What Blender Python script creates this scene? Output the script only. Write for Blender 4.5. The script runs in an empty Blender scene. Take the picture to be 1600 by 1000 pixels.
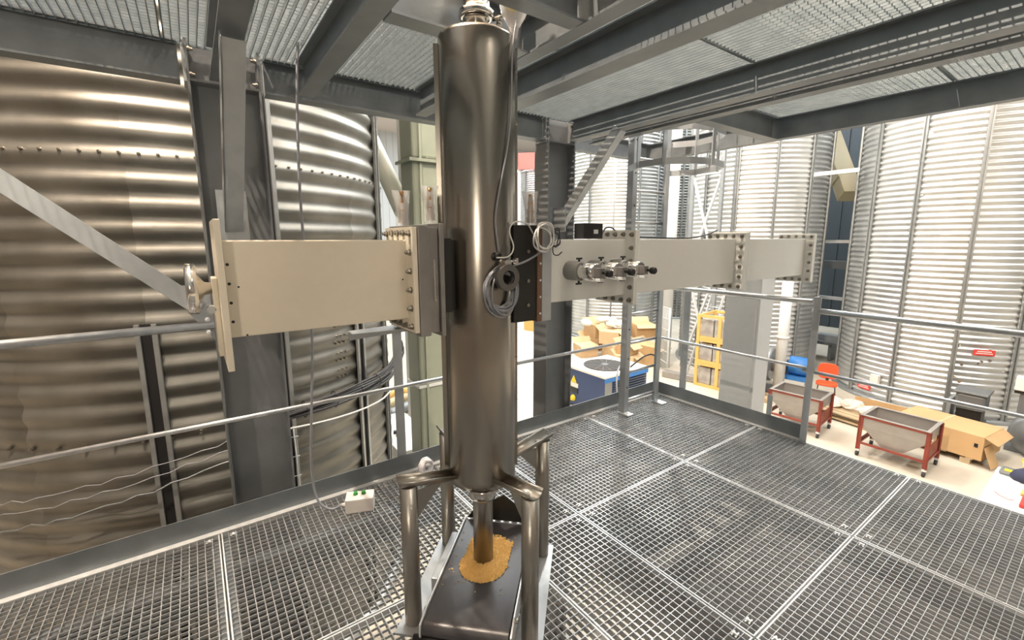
import bpy, math, random
from mathutils import Matrix, Vector
random.seed(7)
scn = bpy.context.scene
PI = math.pi

# ---------------------------------------------------------------- camera
cd = bpy.data.cameras.new('camera'); cam = bpy.data.objects.new('camera', cd); scn.collection.objects.link(cam)
cd.sensor_fit = 'HORIZONTAL'; cd.sensor_width = 36.0; cd.lens = 36.0 * 692.5 / 1600
cd.shift_y = -14.15 / 1600; cd.clip_start = .05; cd.clip_end = 200
cam.matrix_world = Matrix(((.813, .095, -.575, 0), (-.582, .129, -.803, 0), (-.002, .987, .160, 1.6), (0, 0, 0, 1)))
q = cam.matrix_world.to_quaternion().normalized()
cam.matrix_world = Matrix.Translation((0, 0, 1.6)) @ q.to_matrix().to_4x4()
scn.camera = cam

# ---------------------------------------------------------------- world, lights, exposure
w = bpy.data.worlds.new('world'); scn.world = w; w.use_nodes = True
w.node_tree.nodes['Background'].inputs[0].default_value = (.9, .95, 1, 1)
w.node_tree.nodes['Background'].inputs[1].default_value = 1.0
scn.view_settings.view_transform = 'Standard'; scn.view_settings.look = 'None'
scn.view_settings.gamma = 1; scn.view_settings.use_curve_mapping = False
scn.view_settings.exposure = 0.55

def area(name, loc, sx, sy, watts, col, rot=(0, 0, 0)):
    l = bpy.data.lights.new(name, 'AREA'); l.shape = 'RECTANGLE'; l.size = sx; l.size_y = sy
    l.energy = watts; l.color = col
    o = bpy.data.objects.new(name, l); o.location = loc; o.rotation_euler = rot; scn.collection.objects.link(o)
    return o
def lamp(name, loc, watts, col, r=.12):
    l = bpy.data.lights.new(name, 'POINT'); l.shadow_soft_size = r; l.energy = watts; l.color = col
    o = bpy.data.objects.new(name, l); o.location = loc; scn.collection.objects.link(o)
    return o
ROOF = 9.6
COOL = (.88, .955, 1.0); WARM = (1.0, .80, .58)
for y, e in ((3.5, 400), (10, 1150), (17, 1500), (25, 1400)):
    area('skylight_strip', (14.5, y, ROOF - .1), 18, 1.1, e, COOL)
area('skylight_strip', (14, -5, ROOF - .1), 14, 1.1, 750, COOL)
lamp('high_bay_or_fill_lamp', (-1.5, 1.9, 7.7), 2600, (1, .84, .68), .045)
lamp('high_bay_or_fill_lamp', (2.4, -4.5, 7.8), 600, (1, .90, .78), .6)
lamp('high_bay_or_fill_lamp', (6.5, 1.2, 7.8), 500, (1, .97, .9), .06)
lamp('high_bay_or_fill_lamp', (-1.7, -1.8, 2.25), 75, (1, .88, .72), .14)  # fill light added under the upper platform, no fixture, brightens the waveguides
lamp('high_bay_or_fill_lamp', (8.5, 7.0, 7.6), 1000, (1, .96, .88))

# ---------------------------------------------------------------- materials
def mat(name, col, metal=0.0, rough=.5, noise=None, bump=None, brush=None, col2=None, emit=None, alpha=None, trans=None, spec=None):
    m = bpy.data.materials.new(name); m.use_nodes = True
    nt = m.node_tree; b = nt.nodes['Principled BSDF']
    b.inputs['Base Color'].default_value = (*col, 1); b.inputs['Metallic'].default_value = metal
    b.inputs['Roughness'].default_value = rough
    if spec is not None: b.inputs['Specular IOR Level'].default_value = spec
    tc = nt.nodes.new('ShaderNodeTexCoord')
    if noise:
        n = nt.nodes.new('ShaderNodeTexNoise'); n.inputs['Scale'].default_value = noise; n.inputs['Detail'].default_value = 5
        nt.links.new(tc.outputs['Object'], n.inputs['Vector'])
        r = nt.nodes.new('ShaderNodeValToRGB'); r.color_ramp.elements[0].position = .3; r.color_ramp.elements[1].position = .7
        c2 = col2 or tuple(c * .78 for c in col)
        r.color_ramp.elements[0].color = (*c2, 1); r.color_ramp.elements[1].color = (*col, 1)
        nt.links.new(n.outputs['Fac'], r.inputs['Fac']); nt.links.new(r.outputs['Color'], b.inputs['Base Color'])
        mr = nt.nodes.new('ShaderNodeMapRange'); mr.inputs['To Min'].default_value = rough * .8; mr.inputs['To Max'].default_value = min(1, rough * 1.2)
        nt.links.new(n.outputs['Fac'], mr.inputs['Value']); nt.links.new(mr.outputs['Result'], b.inputs['Roughness'])
    if bump:
        sc, st = bump
        n2 = nt.nodes.new('ShaderNodeTexNoise'); n2.inputs['Scale'].default_value = sc; n2.inputs['Detail'].default_value = 3
        if brush:
            mp = nt.nodes.new('ShaderNodeMapping'); mp.inputs['Scale'].default_value = brush
            nt.links.new(tc.outputs['Object'], mp.inputs['Vector']); nt.links.new(mp.outputs['Vector'], n2.inputs['Vector'])
        else: nt.links.new(tc.outputs['Object'], n2.inputs['Vector'])
        bp = nt.nodes.new('ShaderNodeBump'); bp.inputs['Strength'].default_value = st; bp.inputs['Distance'].default_value = .01
        nt.links.new(n2.outputs['Fac'], bp.inputs['Height']); nt.links.new(bp.outputs['Normal'], b.inputs['Normal'])
    if emit: b.inputs['Emission Color'].default_value = (*col, 1); b.inputs['Emission Strength'].default_value = emit
    if trans: b.inputs['Transmission Weight'].default_value = trans
    if alpha is not None: b.inputs['Alpha'].default_value = alpha
    return m
M = {}
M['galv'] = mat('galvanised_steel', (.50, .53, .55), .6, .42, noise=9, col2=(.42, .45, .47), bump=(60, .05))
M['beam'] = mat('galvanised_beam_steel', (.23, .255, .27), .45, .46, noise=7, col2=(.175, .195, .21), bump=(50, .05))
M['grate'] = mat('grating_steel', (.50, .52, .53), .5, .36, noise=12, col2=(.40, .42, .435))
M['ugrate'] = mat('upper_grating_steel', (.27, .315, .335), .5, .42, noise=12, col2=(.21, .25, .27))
M['bright'] = mat('bright_zinc_steel', (.82, .84, .85), .35, .35, noise=15, col2=(.72, .74, .75))
M['rail'] = mat('zinc_tube_steel', (.58, .60, .62), .85, .32, noise=20, col2=(.48, .5, .52))
M['column'] = mat('grey_painted_steel', (.22, .235, .245), .3, .42, noise=5, col2=(.18, .19, .20), bump=(40, .04))
M['silo'] = mat('shaded_corrugated_zinc_sheet', (.30, .30, .28), .8, .42, noise=1.6, col2=(.15, .145, .125), bump=(25, .05))  # same zinc as the far silos, with shade darkened into the colour
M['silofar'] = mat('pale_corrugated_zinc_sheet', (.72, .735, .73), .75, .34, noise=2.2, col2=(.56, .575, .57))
M['stiff'] = mat('stiffener_zinc', (.42, .44, .44), .7, .42, noise=8)
M['tube'] = mat('brushed_stainless_steel', (.36, .335, .295), 1.0, .25, noise=2, col2=(.335, .31, .27))
M['stainless'] = mat('polished_stainless_steel', (.62, .60, .56), 1.0, .2)
M['portring'] = mat('dark_cast_steel', (.20, .195, .185), .9, .35)
M['chrome'] = mat('chrome', (.78, .77, .75), 1.0, .12)
M['leg'] = mat('satin_stainless_pipe', (.40, .38, .34), 1.0, .34, bump=(90, .05))
M['cream'] = mat('warm_lit_painted_aluminium', (.74, .68, .56), .0, .5, noise=30, col2=(.72, .66, .54), bump=(220, .04))  # same paint as the grey sections, warm lamplight tinted into the colour
M['greyguide'] = mat('grey_painted_aluminium', (.70, .71, .68), .0, .5, noise=30, col2=(.68, .69, .66), bump=(220, .04))
M['lightgrey'] = mat('light_grey_paint', (.66, .69, .70), .0, .45, noise=20, col2=(.63, .66, .67))
M['block'] = mat('machined_steel_block', (.36, .35, .34), .85, .38, noise=10)
M['dark'] = mat('blackened_steel', (.035, .034, .032), .5, .42)
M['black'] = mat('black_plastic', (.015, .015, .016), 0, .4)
M['brown'] = mat('copper_brown_gasket', (.20, .12, .08), .5, .45)
M['bolt'] = mat('bolt_steel', (.30, .28, .24), .9, .35)
M['sleeve'] = mat('grey_painted_sleeve', (.26, .27, .26), .2, .5)
M['cable'] = mat('grey_cable', (.27, .28, .31), 0, .45)
M['cablew'] = mat('pale_cable', (.62, .62, .60), 0, .45)
M['cableb'] = mat('black_cable', (.02, .02, .023), 0, .45)
M['box'] = mat('white_plastic', (.74, .70, .66), 0, .45)
M['green'] = mat('green_lamp_cap', (.05, .35, .06), 0, .2, trans=.3)
M['belt'] = mat('dark_rubber_belt', (.06, .058, .065), 0, .33, noise=2.5, col2=(.045, .043, .045), bump=(200, .03))
M['grain'] = mat('yellow_grain', (.95, .66, .26), 0, .55, noise=90, col2=(.82, .52, .15))
M['bag'] = mat('clear_plastic_bag', (.85, .86, .86), 0, .15, alpha=.42)
M['cloth'] = mat('white_rag', (.72, .70, .72), 0, .8)
M['brass'] = mat('brown_brass_fitting', (.28, .16, .07), .8, .35)
M['concrete'] = mat('dusty_concrete', (.60, .55, .46), 0, .7, noise=.9, col2=(.48, .435, .355), bump=(12, .1))
M['underdeck_shade'] = mat('shade_dark_concrete', (.10, .095, .09), 0, .6, noise=1.4, col2=(.055, .05, .048))  # shade beneath the platform put into the floor colour
M['roof'] = mat('pale_roof_sheet', (.74, .64, .57), 0, .6)
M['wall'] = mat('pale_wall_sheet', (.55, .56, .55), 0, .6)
M['wallshade'] = mat('dimmed_wall_sheet', (.16, .145, .13), 0, .6)  # wall sheet darkened to stand in for the dim hall on the camera side
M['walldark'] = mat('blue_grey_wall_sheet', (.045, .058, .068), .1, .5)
M['olive'] = mat('pale_olive_paint', (.31, .345, .275), .1, .38, noise=3, col2=(.28, .31, .245))
M['paleolive'] = mat('pale_cream_pipe', (.62, .64, .56), .0, .4)
M['blue'] = mat('dark_blue_paint', (.035, .065, .17), 0, .4)
M['bluel'] = mat('bright_blue_paint', (.04, .20, .55), 0, .35)
M['white'] = mat('white_paint', (.80, .78, .74), 0, .45)
M['grille'] = mat('fan_grille', (.06, .055, .05), .3, .5)
M['orange'] = mat('orange_chair_plastic', (.85, .10, .03), 0, .4)
M['red'] = mat('red_oxide_paint', (.28, .055, .035), .0, .45, noise=6, col2=(.22, .045, .03))
M['redb'] = mat('bright_red_paint', (.70, .06, .05), 0, .45)
M['redpale'] = mat('faded_red_paint', (.62, .20, .16), 0, .5)
M['hopper'] = mat('dull_stainless_hopper', (.40, .38, .355), .45, .5, noise=4, col2=(.34, .32, .30))
M['card'] = mat('cardboard', (.58, .38, .19), 0, .75, noise=3, col2=(.52, .34, .17))
M['cardd'] = mat('pale_cardboard', (.66, .48, .29), 0, .75, noise=3, col2=(.60, .42, .24))
M['wood'] = mat('raw_timber', (.50, .38, .24), 0, .7, noise=6, col2=(.40, .30, .18))
M['crate'] = mat('orange_crate', (.78, .50, .16), 0, .5)
M['wrap'] = mat('wrapped_goods', (.55, .54, .52), 0, .25, noise=4, col2=(.30, .28, .26))
M['bagw'] = mat('paper_sacks', (.72, .68, .60), 0, .7, noise=8, col2=(.55, .50, .42))
M['yellow'] = mat('yellow_plastic', (.80, .62, .03), 0, .45)
M['motor'] = mat('grey_cast_metal', (.20, .215, .225), .4, .45)
M['tan'] = mat('tan_painted_duct', (.46, .38, .22), .1, .4)
M['rubber'] = mat('wheel_rubber', (.04, .04, .04), 0, .6)
M['navy'] = mat('navy_cloth', (.03, .035, .07), 0, .8)

# ---------------------------------------------------------------- mesh helpers
class MB:
    def __init__(s): s.v = []; s.f = []; s.sm = []
    def add(s, vs, fs, smooth=False):
        k = len(s.v); s.v += [tuple(v) for v in vs]; s.f += [tuple(i + k for i in f) for f in fs]; s.sm += [smooth] * len(fs)
        return s
    def box(s, x0, x1, y0, y1, z0, z1):
        return s.add([(x0,y0,z0),(x1,y0,z0),(x1,y1,z0),(x0,y1,z0),(x0,y0,z1),(x1,y0,z1),(x1,y1,z1),(x0,y1,z1)],
                     [(0,3,2,1),(4,5,6,7),(0,1,5,4),(1,2,6,5),(2,3,7,6),(3,0,4,7)])
    def bar(s, a, b, w, h, up=(0, 0, 1)):
        a, b, up = Vector(a), Vector(b), Vector(up); d = (b - a).normalized()
        x = d.cross(up)
        if x.length < 1e-4: x = d.cross(Vector((1, 0, 0)))
        x.normalize(); z = x.cross(d).normalized(); x *= w / 2; z *= h / 2
        return s.add([a-x-z, a+x-z, a+x+z, a-x+z, b-x-z, b+x-z, b+x+z, b-x+z],
                     [(0,1,2,3),(7,6,5,4),(0,4,5,1),(1,5,6,2),(2,6,7,3),(3,7,4,0)])
    def ring(s, c, d, r, n, ref=None):
        d = Vector(d).normalized(); x = d.cross(Vector((0, 0, 1)))
        if x.length < 1e-3: x = Vector((1, 0, 0))
        x.normalize(); y = d.cross(x)
        return [Vector(c) + x * (r * math.cos(2*PI*i/n)) + y * (r * math.sin(2*PI*i/n)) for i in range(n)]
    def lathe(s, a, d, prof, n=24, caps=True, smooth=True):
        """prof: list of (distance along d, radius)"""
        a = Vector(a); d = Vector(d).normalized(); vs = []; fs = []
        for t, r in prof: vs += s.ring(a + d * t, d, max(r, 1e-4), n)
        for j in range(len(prof) - 1):
            for i in range(n):
                k = (i + 1) % n
                fs.append((j*n+i, j*n+k, (j+1)*n+k, (j+1)*n+i))
        k0 = len(s.v); s.add(vs, fs, smooth)
        if caps:
            s.f.append(tuple(k0 + i for i in range(n-1, -1, -1))); s.f.append(tuple(k0 + (len(prof)-1)*n + i for i in range(n))); s.sm += [False, False]
        return s
    def cyl(s, a, b, r, n=16, r2=None, caps=True):
        a, b = Vector(a), Vector(b); L = (b - a).length
        return s.lathe(a, b - a, [(0, r), (L, r if r2 is None else r2)], n, caps)
    def tube(s, pts, r, n=8, closed=False):
        pts = [Vector(p) for p in pts]; m = len(pts); vs = []; fs = []; x = None
        for i, p in enumerate(pts):
            if closed: d = pts[(i+1) % m] - pts[i-1]
            else: d = pts[min(i+1, m-1)] - pts[max(i-1, 0)]
            d.normalize()
            if x is None:
                x = d.cross(Vector((0, 0, 1)))
                if x.length < 1e-3: x = d.cross(Vector((1, 0, 0)))
            x = (x - d * x.dot(d)).normalized(); y = d.cross(x)
            vs += [p + x * (r * math.cos(2*PI*k/n)) + y * (r * math.sin(2*PI*k/n)) for k in range(n)]
        for j in range(m if closed else m - 1):
            for i in range(n):
                k = (i + 1) % n; j2 = (j + 1) % m
                fs.append((j*n+i, j*n+k, j2*n+k, j2*n+i))
        k0 = len(s.v); s.add(vs, fs, True)
        if not closed:
            s.f.append(tuple(k0 + i for i in range(n-1, -1, -1))); s.f.append(tuple(k0 + (m-1)*n + i for i in range(n))); s.sm += [False, False]
        return s
    def prism(s, poly, z0, z1):
        n = len(poly)
        return s.add([(x, y, z0) for x, y in poly] + [(x, y, z1) for x, y in poly],
                     [tuple(range(n-1, -1, -1)), tuple(range(n, 2*n))] + [(i, (i+1) % n, n + (i+1) % n, n + i) for i in range(n)])
    def slab(s, pts, off):
        """a polygon of 3d points thickened along off"""
        n = len(pts); off = Vector(off); p = [Vector(q) for q in pts]
        return s.add(p + [q + off for q in p], [tuple(range(n-1, -1, -1)), tuple(range(n, 2*n))] + [(i, (i+1) % n, n + (i+1) % n, n + i) for i in range(n)])
    def mesh(s, name, m):
        me = bpy.data.meshes.new(name); me.from_pydata(s.v, [], s.f); me.update()
        me.polygons.foreach_set('use_smooth', s.sm); me.materials.append(M[m] if isinstance(m, str) else m)
        return me
    def build(s, name, m, parent=None, bevel=0, loc=None, **kw):
        return link(name, s.mesh(name, m), parent, bevel, loc, **kw)
def link(name, me, parent=None, bevel=0, loc=None, rz=None, label=None, cat=None, group=None, kind=None):
    o = bpy.data.objects.new(name, me); scn.collection.objects.link(o)
    if parent: o.parent = parent
    if loc is not None: o.location = loc
    if rz is not None: o.rotation_euler = (0, 0, rz)
    if bevel:
        b = o.modifiers.new('bevel', 'BEVEL'); b.width = bevel; b.segments = 2; b.limit_method = 'ANGLE'; b.harden_normals = False
    return tag(o, label, cat, group, kind)
def tag(o, label=None, cat=None, group=None, kind=None):
    if label: o['label'] = label
    if cat: o['category'] = cat
    if group: o['group'] = group
    if kind: o['kind'] = kind
    return o
def thing(name, label, cat, loc=(0, 0, 0), rz=0, group=None, kind=None):
    return link(name, None, None, 0, loc, rz, label, cat, group, kind)
def copy_tree(o, parent=None):
    c = o.copy(); scn.collection.objects.link(c); c.parent = parent
    for ch in list(o.children): copy_tree(ch, c)
    return c
def curve(pts, n=6):
    """Catmull-Rom through points"""
    p = [Vector(q) for q in pts]; p = [p[0]*2 - p[1]] + p + [p[-1]*2 - p[-2]]; out = []
    for i in range(1, len(p) - 2):
        for k in range(n):
            t = k / n
            out.append(.5 * ((2*p[i]) + (p[i+1]-p[i-1])*t + (2*p[i-1]-5*p[i]+4*p[i+1]-p[i+2])*t*t + (3*p[i]-p[i-1]-3*p[i+1]+p[i+2])*t**3))
    out.append(p[-2]); return out

G = -2.5      # hall ground level
PT = -.002    # platform top

# ---------------------------------------------------------------- hall shell
MB().box(-12, 28, -14, 36, G - .2, G).build('floor', 'concrete', kind='structure')
MB().box(-6, 2.5, -6, 3.6, G, G + .012).build('floor_shade_slab', 'underdeck_shade', kind='structure')  # dark slab added so the ground below the grating looks shaded
MB().box(-12, 28, -14, 36, ROOF, ROOF + .15).build('ceiling', 'roof', kind='structure')
def ribbed_wall(name, a, b, z0, z1, m, nrm, step=.5):
    a, b = Vector(a), Vector(b); d = b - a; L = d.length; d.normalize(); nrm = Vector(nrm); mb = MB()
    mb.bar(a + Vector((0,0,(z0+z1)/2)) - nrm*.1, b + Vector((0,0,(z0+z1)/2)) - nrm*.1, .2, z1 - z0)
    k = step / 2
    while k < L:
        p = a + d * k; mb.bar(p + Vector((0,0,z0)), p + Vector((0,0,z1)), .1, .08, up=nrm); k += step
    return mb.build(name, m, kind='structure')
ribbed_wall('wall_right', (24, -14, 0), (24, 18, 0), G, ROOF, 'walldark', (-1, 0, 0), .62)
ribbed_wall('wall_back', (-12, 34, 0), (28, 34, 0), G, ROOF, 'wall', (0, -1, 0))
ribbed_wall('wall_right_rear', (27.5, 18, 0), (27.5, 34, 0), G, ROOF, 'wall', (-1, 0, 0))
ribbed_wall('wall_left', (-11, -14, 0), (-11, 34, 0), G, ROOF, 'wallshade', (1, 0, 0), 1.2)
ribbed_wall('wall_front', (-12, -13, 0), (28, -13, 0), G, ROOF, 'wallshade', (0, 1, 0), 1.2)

# ---------------------------------------------------------------- gratings
PITCH = 1 / 30.0
def grating_mesh(w, l, m, dep=.028):
    mb = MB(); nx = max(1, round(w / PITCH)); ny = max(1, round(l / PITCH)); t = .0017
    for i in range(1, nx):
        x = w * i / nx; mb.box(x - t, x + t, 0, l, -dep, 0)
    for j in range(1, ny):
        y = l * j / ny; mb.box(0, w, y - t*.8, y + t*.8, -dep*.45, -.0006)
    fr = MB(); e = .006
    fr.box(0, e, 0, l, -dep, .002); fr.box(w - e, w, 0, l, -dep, .0008); fr.box(e, w - e, 0, e, -dep, .0008); fr.box(e, w - e, l - e, l, -dep, .0008)
    return fr.mesh('grating_panel', 'bright' if m == 'grate' else m), mb.mesh('bar_grid', m)
_gc = {}
def grating_panel(x0, x1, y0, y1, z, parent, m, gap=.004):
    key = (round(x1 - x0, 3), round(y1 - y0, 3), m)
    if key not in _gc: _gc[key] = grating_mesh(x1 - x0 - 2*gap, y1 - y0 - 2*gap, m)
    a, b = _gc[key]
    p = link('grating_panel', a, parent, 0, (x0 + gap, y0 + gap, z))
    g = link('bar_grid', b, p, kind='stuff'); return p
plat = thing('floor', None, None, kind='structure'); plat.name = 'floor_platform'
XS = [-2.27, -1.27, -.02, 1.23, 1.71, 2.78, 3.83]; YS = [-1.4, -.3, .70, 1.72, 2.745]
clip = MB(); clip.box(-.016, .016, -.011, -.005, .0, .005); clip.box(-.016, .016, .005, .011, 0, .005); clip.box(-.005, .005, -.011, .011, 0, .008); clip.lathe((0, 0, .004), (0, 0, 1), [(0, .006), (.006, .005)], 8)
clipm = clip.mesh('grating_clip', 'bright')
for i in range(len(XS) - 1):
    for j in range(len(YS) - 1):
        p = grating_panel(XS[i], XS[i+1], YS[j], YS[j+1], PT, plat, 'grate')
        W = XS[i+1] - XS[i]; L = YS[j+1] - YS[j]
        for cx_, cy_ in ((.055, .05), (W - .055, .05), (.055, L - .06), (W - .055, L - .06)):
            link('grating_clip', clipm, p, 0, (cx_, cy_, .002), rz=random.uniform(-.2, .2))
def ibeam(name, a, b, w, h, m, label, cat='beam', group=None, tf=.009, tw=.007, parent=None):
    """horizontal I beam, a/b = centre of the bottom face"""
    a, b = Vector(a), Vector(b); mb = MB(); z = Vector((0, 0, 1))
    mb.bar(a + z*tf/2, b + z*tf/2, w, tf); mb.bar(a + z*(h-tf/2), b + z*(h-tf/2), w, tf); mb.bar(a + z*h/2, b + z*h/2, tw, h - 2*tf)
    return mb.build(name, m, parent, label=label, cat=cat, group=group)
# joists under the platform
for x in (-2.2, -.02, 1.71, 3.79):
    ibeam('floor_joist', (x, -1.4, -.031 - .18), (x, 2.72, -.031 - .18), .09, .178, 'beam', None, None, parent=plat)
for y in (-1.36, .70, 2.72):
    ibeam('floor_joist', (-2.2, y, -.031 - .36), (3.86, y, -.031 - .36), .09, .178, 'beam', None, None, parent=plat)

up = thing('ceiling_platform', None, None, kind='structure')
UZ = 2.60
for (x0, x1, y0, y1) in ((-2.5, -1.3, 1.9, 2.95), (-1.3, -.02, 1.9, 2.95), (-2.5, -1.3, .9, 1.9), (-1.3, -.02, .9, 1.9), (-2.5, -1.3, -.1, .9), (-1.3, -.02, -.1, .9), (-2.5, -1.3, -1.4, -.1), (-1.3, -.02, -1.4, -.1),
                         (-.02, .63, 1.9, 2.95), (-.02, .63, .9, 1.9), (-.02, .63, -.1, .9), (-.02, .63, -1.4, -.1), (.63, 1.31, 1.76, 2.95), (.63, 1.31, .3, 1.3), (.63, 1.31, -1.4, .3),
                         (1.31, 1.7, 1.9, 2.95), (1.31, 1.7, .9, 1.9), (1.31, 1.7, -.1, .9), (1.31, 1.7, -1.4, -.1),
                         (1.7, 2.69, 1.385, 2.95), (1.7, 2.69, .3, 1.385), (1.7, 2.69, -1.4, .3),
                         (2.69, 2.93, 1.385, 2.95), (2.69, 2.93, .3, 1.385), (2.69, 2.93, -1.4, .3),
                         (2.93, 4.03, .8, 1.84), (2.93, 4.03, -.3, .8), (2.93, 4.03, -1.4, -.3)):
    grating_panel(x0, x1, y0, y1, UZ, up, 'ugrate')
UG = 'steel beams of the upper platform'
BZ = 2.40; BH = .168
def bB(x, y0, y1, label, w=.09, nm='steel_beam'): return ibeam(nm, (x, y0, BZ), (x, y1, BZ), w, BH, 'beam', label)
bB(.205, -1.4, 2.86, 'steel beam overhead running straight to the left column behind the hanging strut', .1)
bB(.61, -1.4, 2.86, 'steel beam overhead left of the stainless tube, crossing to the long edge beam', .085)
bB(1.315, -1.4, 2.86, 'steel beam overhead just right of the stainless tube top', .075)
bB(1.70, -1.4, 2.86, 'steel beam overhead with a grid of light on its web, second right of the tube', .115)
bB(2.685, -1.4, 2.86, 'deep steel beam overhead resting on the middle column beside the diagonal brace', .09)
bB(2.905, -1.4, 2.86, 'steel beam overhead close behind the beam on the middle column', .085)
bB(4.01, -1.4, 3.3, 'dark outer edge beam of the upper platform in front of the right silos', .08)
def bA(y, x0, x1, label, w=.09): return ibeam('steel_beam', (x0, y, BZ), (x1, y, BZ), w, BH, 'beam', label)
def ibA(x0, x1, label):
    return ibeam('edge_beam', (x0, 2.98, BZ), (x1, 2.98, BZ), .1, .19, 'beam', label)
ibA(-2.5, .035, 'long edge beam overhead above the dark silo, left of the left column')
ibA(.42, 2.44, 'long edge beam overhead between the left and middle columns')
bA(1.70, .66, 1.272, 'short cross beam overhead directly behind the neck of the stainless tube')
bA(1.352, .66, 1.272, 'short cross beam overhead in front of the tube neck, nearest the camera', .075)
bA(1.87, 2.955, 3.965, 'cross beam overhead at the near edge of the ladder opening')
bA(3.12, 2.80, 3.965, 'cross beam overhead beyond the ladder opening', .08)

# ---------------------------------------------------------------- columns (H section, flanges across X)
def hcolumn(name, x0, x1, y0, y1, z0, z1, m, label, cap=True):
    t = thing(name, label, 'column', (0, 0, 0)); tf = .012; ym = (y0 + y1) / 2
    MB().box(x0, x0 + tf, y0, y1, z0, z1).build('flange', m, t, .002); MB().box(x1 - tf, x1, y0, y1, z0, z1).build('flange', m, t, .002)
    MB().box(x0 + tf, x1 - tf, ym - .005, ym + .005, z0, z1).build('web', m, t)
    MB().box(x0 - .04, x1 + .04, y0 - .04, y1 + .04, z0, z0 + .02).build('base_plate', m, t)
    if cap:
        MB().box(x0 + tf, x1 - tf, y0 + .003, ym - .005, 2.392, 2.402).build('stiffener_plate', m, t)
        for xa in (x0 - .012, x1): MB().box(xa, xa + .012, y0 + .02, y1 - .02, 2.39, 2.60).build('end_plate', 'galv', t)
        bm = None
        for xa, dx in ((x0 + tf, 1), (x1 - tf, -1)):
            for z in (2.43, 2.55):
                b = MB().lathe((xa, y0 + .03, z), (dx, 0, 0), [(0, .011), (.012, .011), (.013, .007), (.024, .007)], 6, smooth=False); b.build('bolt', 'bolt', t)
    return t
hcolumn('steel_column', .063, .39, 2.88, 3.06, G, 2.59, 'column', 'grey steel column at left, behind the cream waveguide')
hcolumn('steel_column', 2.46, 2.765, 2.92, 3.10, G, 2.59, 'column', 'grey steel column in the middle, right of the stainless tube')
hcolumn('steel_column', 3.35, 3.63, 8.2, 8.4, G, ROOF, 'lightgrey', 'distant light grey column left of the olive duct', cap=False)
hcolumn('steel_column', 13.1, 13.4, 21.0, 21.2, G, ROOF, 'lightgrey', 'far pale column between the distant red stair and the tube', cap=False)
# light grey boxed column standing past the platform edge
t = thing('box_column', 'light grey boxed column under the right waveguide, beyond the platform rail', 'column')
MB().box(4.1, 4.35, 1.90, 2.22, G, 1.33).build('casing', 'lightgrey', t, .004)
MB().box(4.088, 4.10, 1.925, 2.215, G + .1, 1.10).build('cover_panel', 'lightgrey', t, .002)
MB().box(4.08, 4.10, 1.92, 2.22, 1.10, 1.118).build('panel_lip', 'lightgrey', t)
MB().box(4.02, 4.43, 1.84, 2.28, G, G + .02).build('base_plate', 'lightgrey', t)

# ---------------------------------------------------------------- braces
def angle_brace(a, b, w, side, label, th=.007, ends=True, m='galv'):
    t = thing('diagonal_brace', label, 'brace'); a, b, side = Vector(a), Vector(b), Vector(side)
    d = (b - a).normalized(); nrm = d.cross(side).normalized(); s2 = nrm.cross(d).normalized()
    mb = MB(); mb.slab([a, b, b + s2*w, a + s2*w], nrm*th); mb.slab([a, b, b + nrm*w, a + nrm*w], s2*th)
    mb.build('angle_bar', m, t, .001)
    for p, dr in ((a, 1), (b, -1)):
        for k in (.035, .085):
            c = p + d*dr*k + s2*w*.5
            MB().lathe(c + nrm*th, nrm, [(0, .012), (.009, .012), (.01, .007), (.02, .007)], 6, smooth=False).build('bolt', 'bolt', t)
    return t
angle_brace((2.58, 2.90, 1.70), (2.655, 2.33, 2.392), .075, (1, 0, .1), 'galvanised diagonal brace from the middle column up to the overhead beam')
MB().box(2.55, 2.558, 2.80, 2.96, 1.66, 1.86).build('gusset_plate', 'galv', label='small gusset plate bolted to the middle column at the brace foot', cat='bracket')
t = angle_brace((.155, 2.86, 1.64), (.165, 2.12, 2.36), .085, (1, 0, 0), 'galvanised strut hanging from the overhead beam down to the left column')
MB().box(.13, .27, 2.868, 2.876, 1.56, 1.86).build('gusset_plate', 'galv', label='gusset plate on the left column at the foot of the hanging strut', cat='bracket')
t = thing('diagonal_brace', 'flat galvanised brace crossing in front of the dark silo at far left', 'brace')
mb = MB(); mb.bar((.01, 2.9, 1.235), (-1.18, 2.9, 2.36), .085, .008, up=(0, 1, 0)); mb.build('flat_bar', 'galv', t, .001)
mb = MB(); mb.bar((.0, 2.93, 1.27), (-1.17, 2.93, 2.39), .008, .06, up=(0, 1, 0)); mb.build('angle_leg', 'galv', t)
MB().slab([(.06, 2.91, 1.05), (.06, 2.91, 1.36), (-.07, 2.91, 1.36), (-.05, 2.91, 1.22)], (0, .01, 0)).build('gusset', 'galv', t)
for z in (1.10, 1.17): MB().lathe((.035, 2.905, z), (0, -1, 0), [(0, .013), (.012, .013), (.013, .008), (.026, .008)], 6, smooth=False).build('bolt', 'bright', t)

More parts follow.
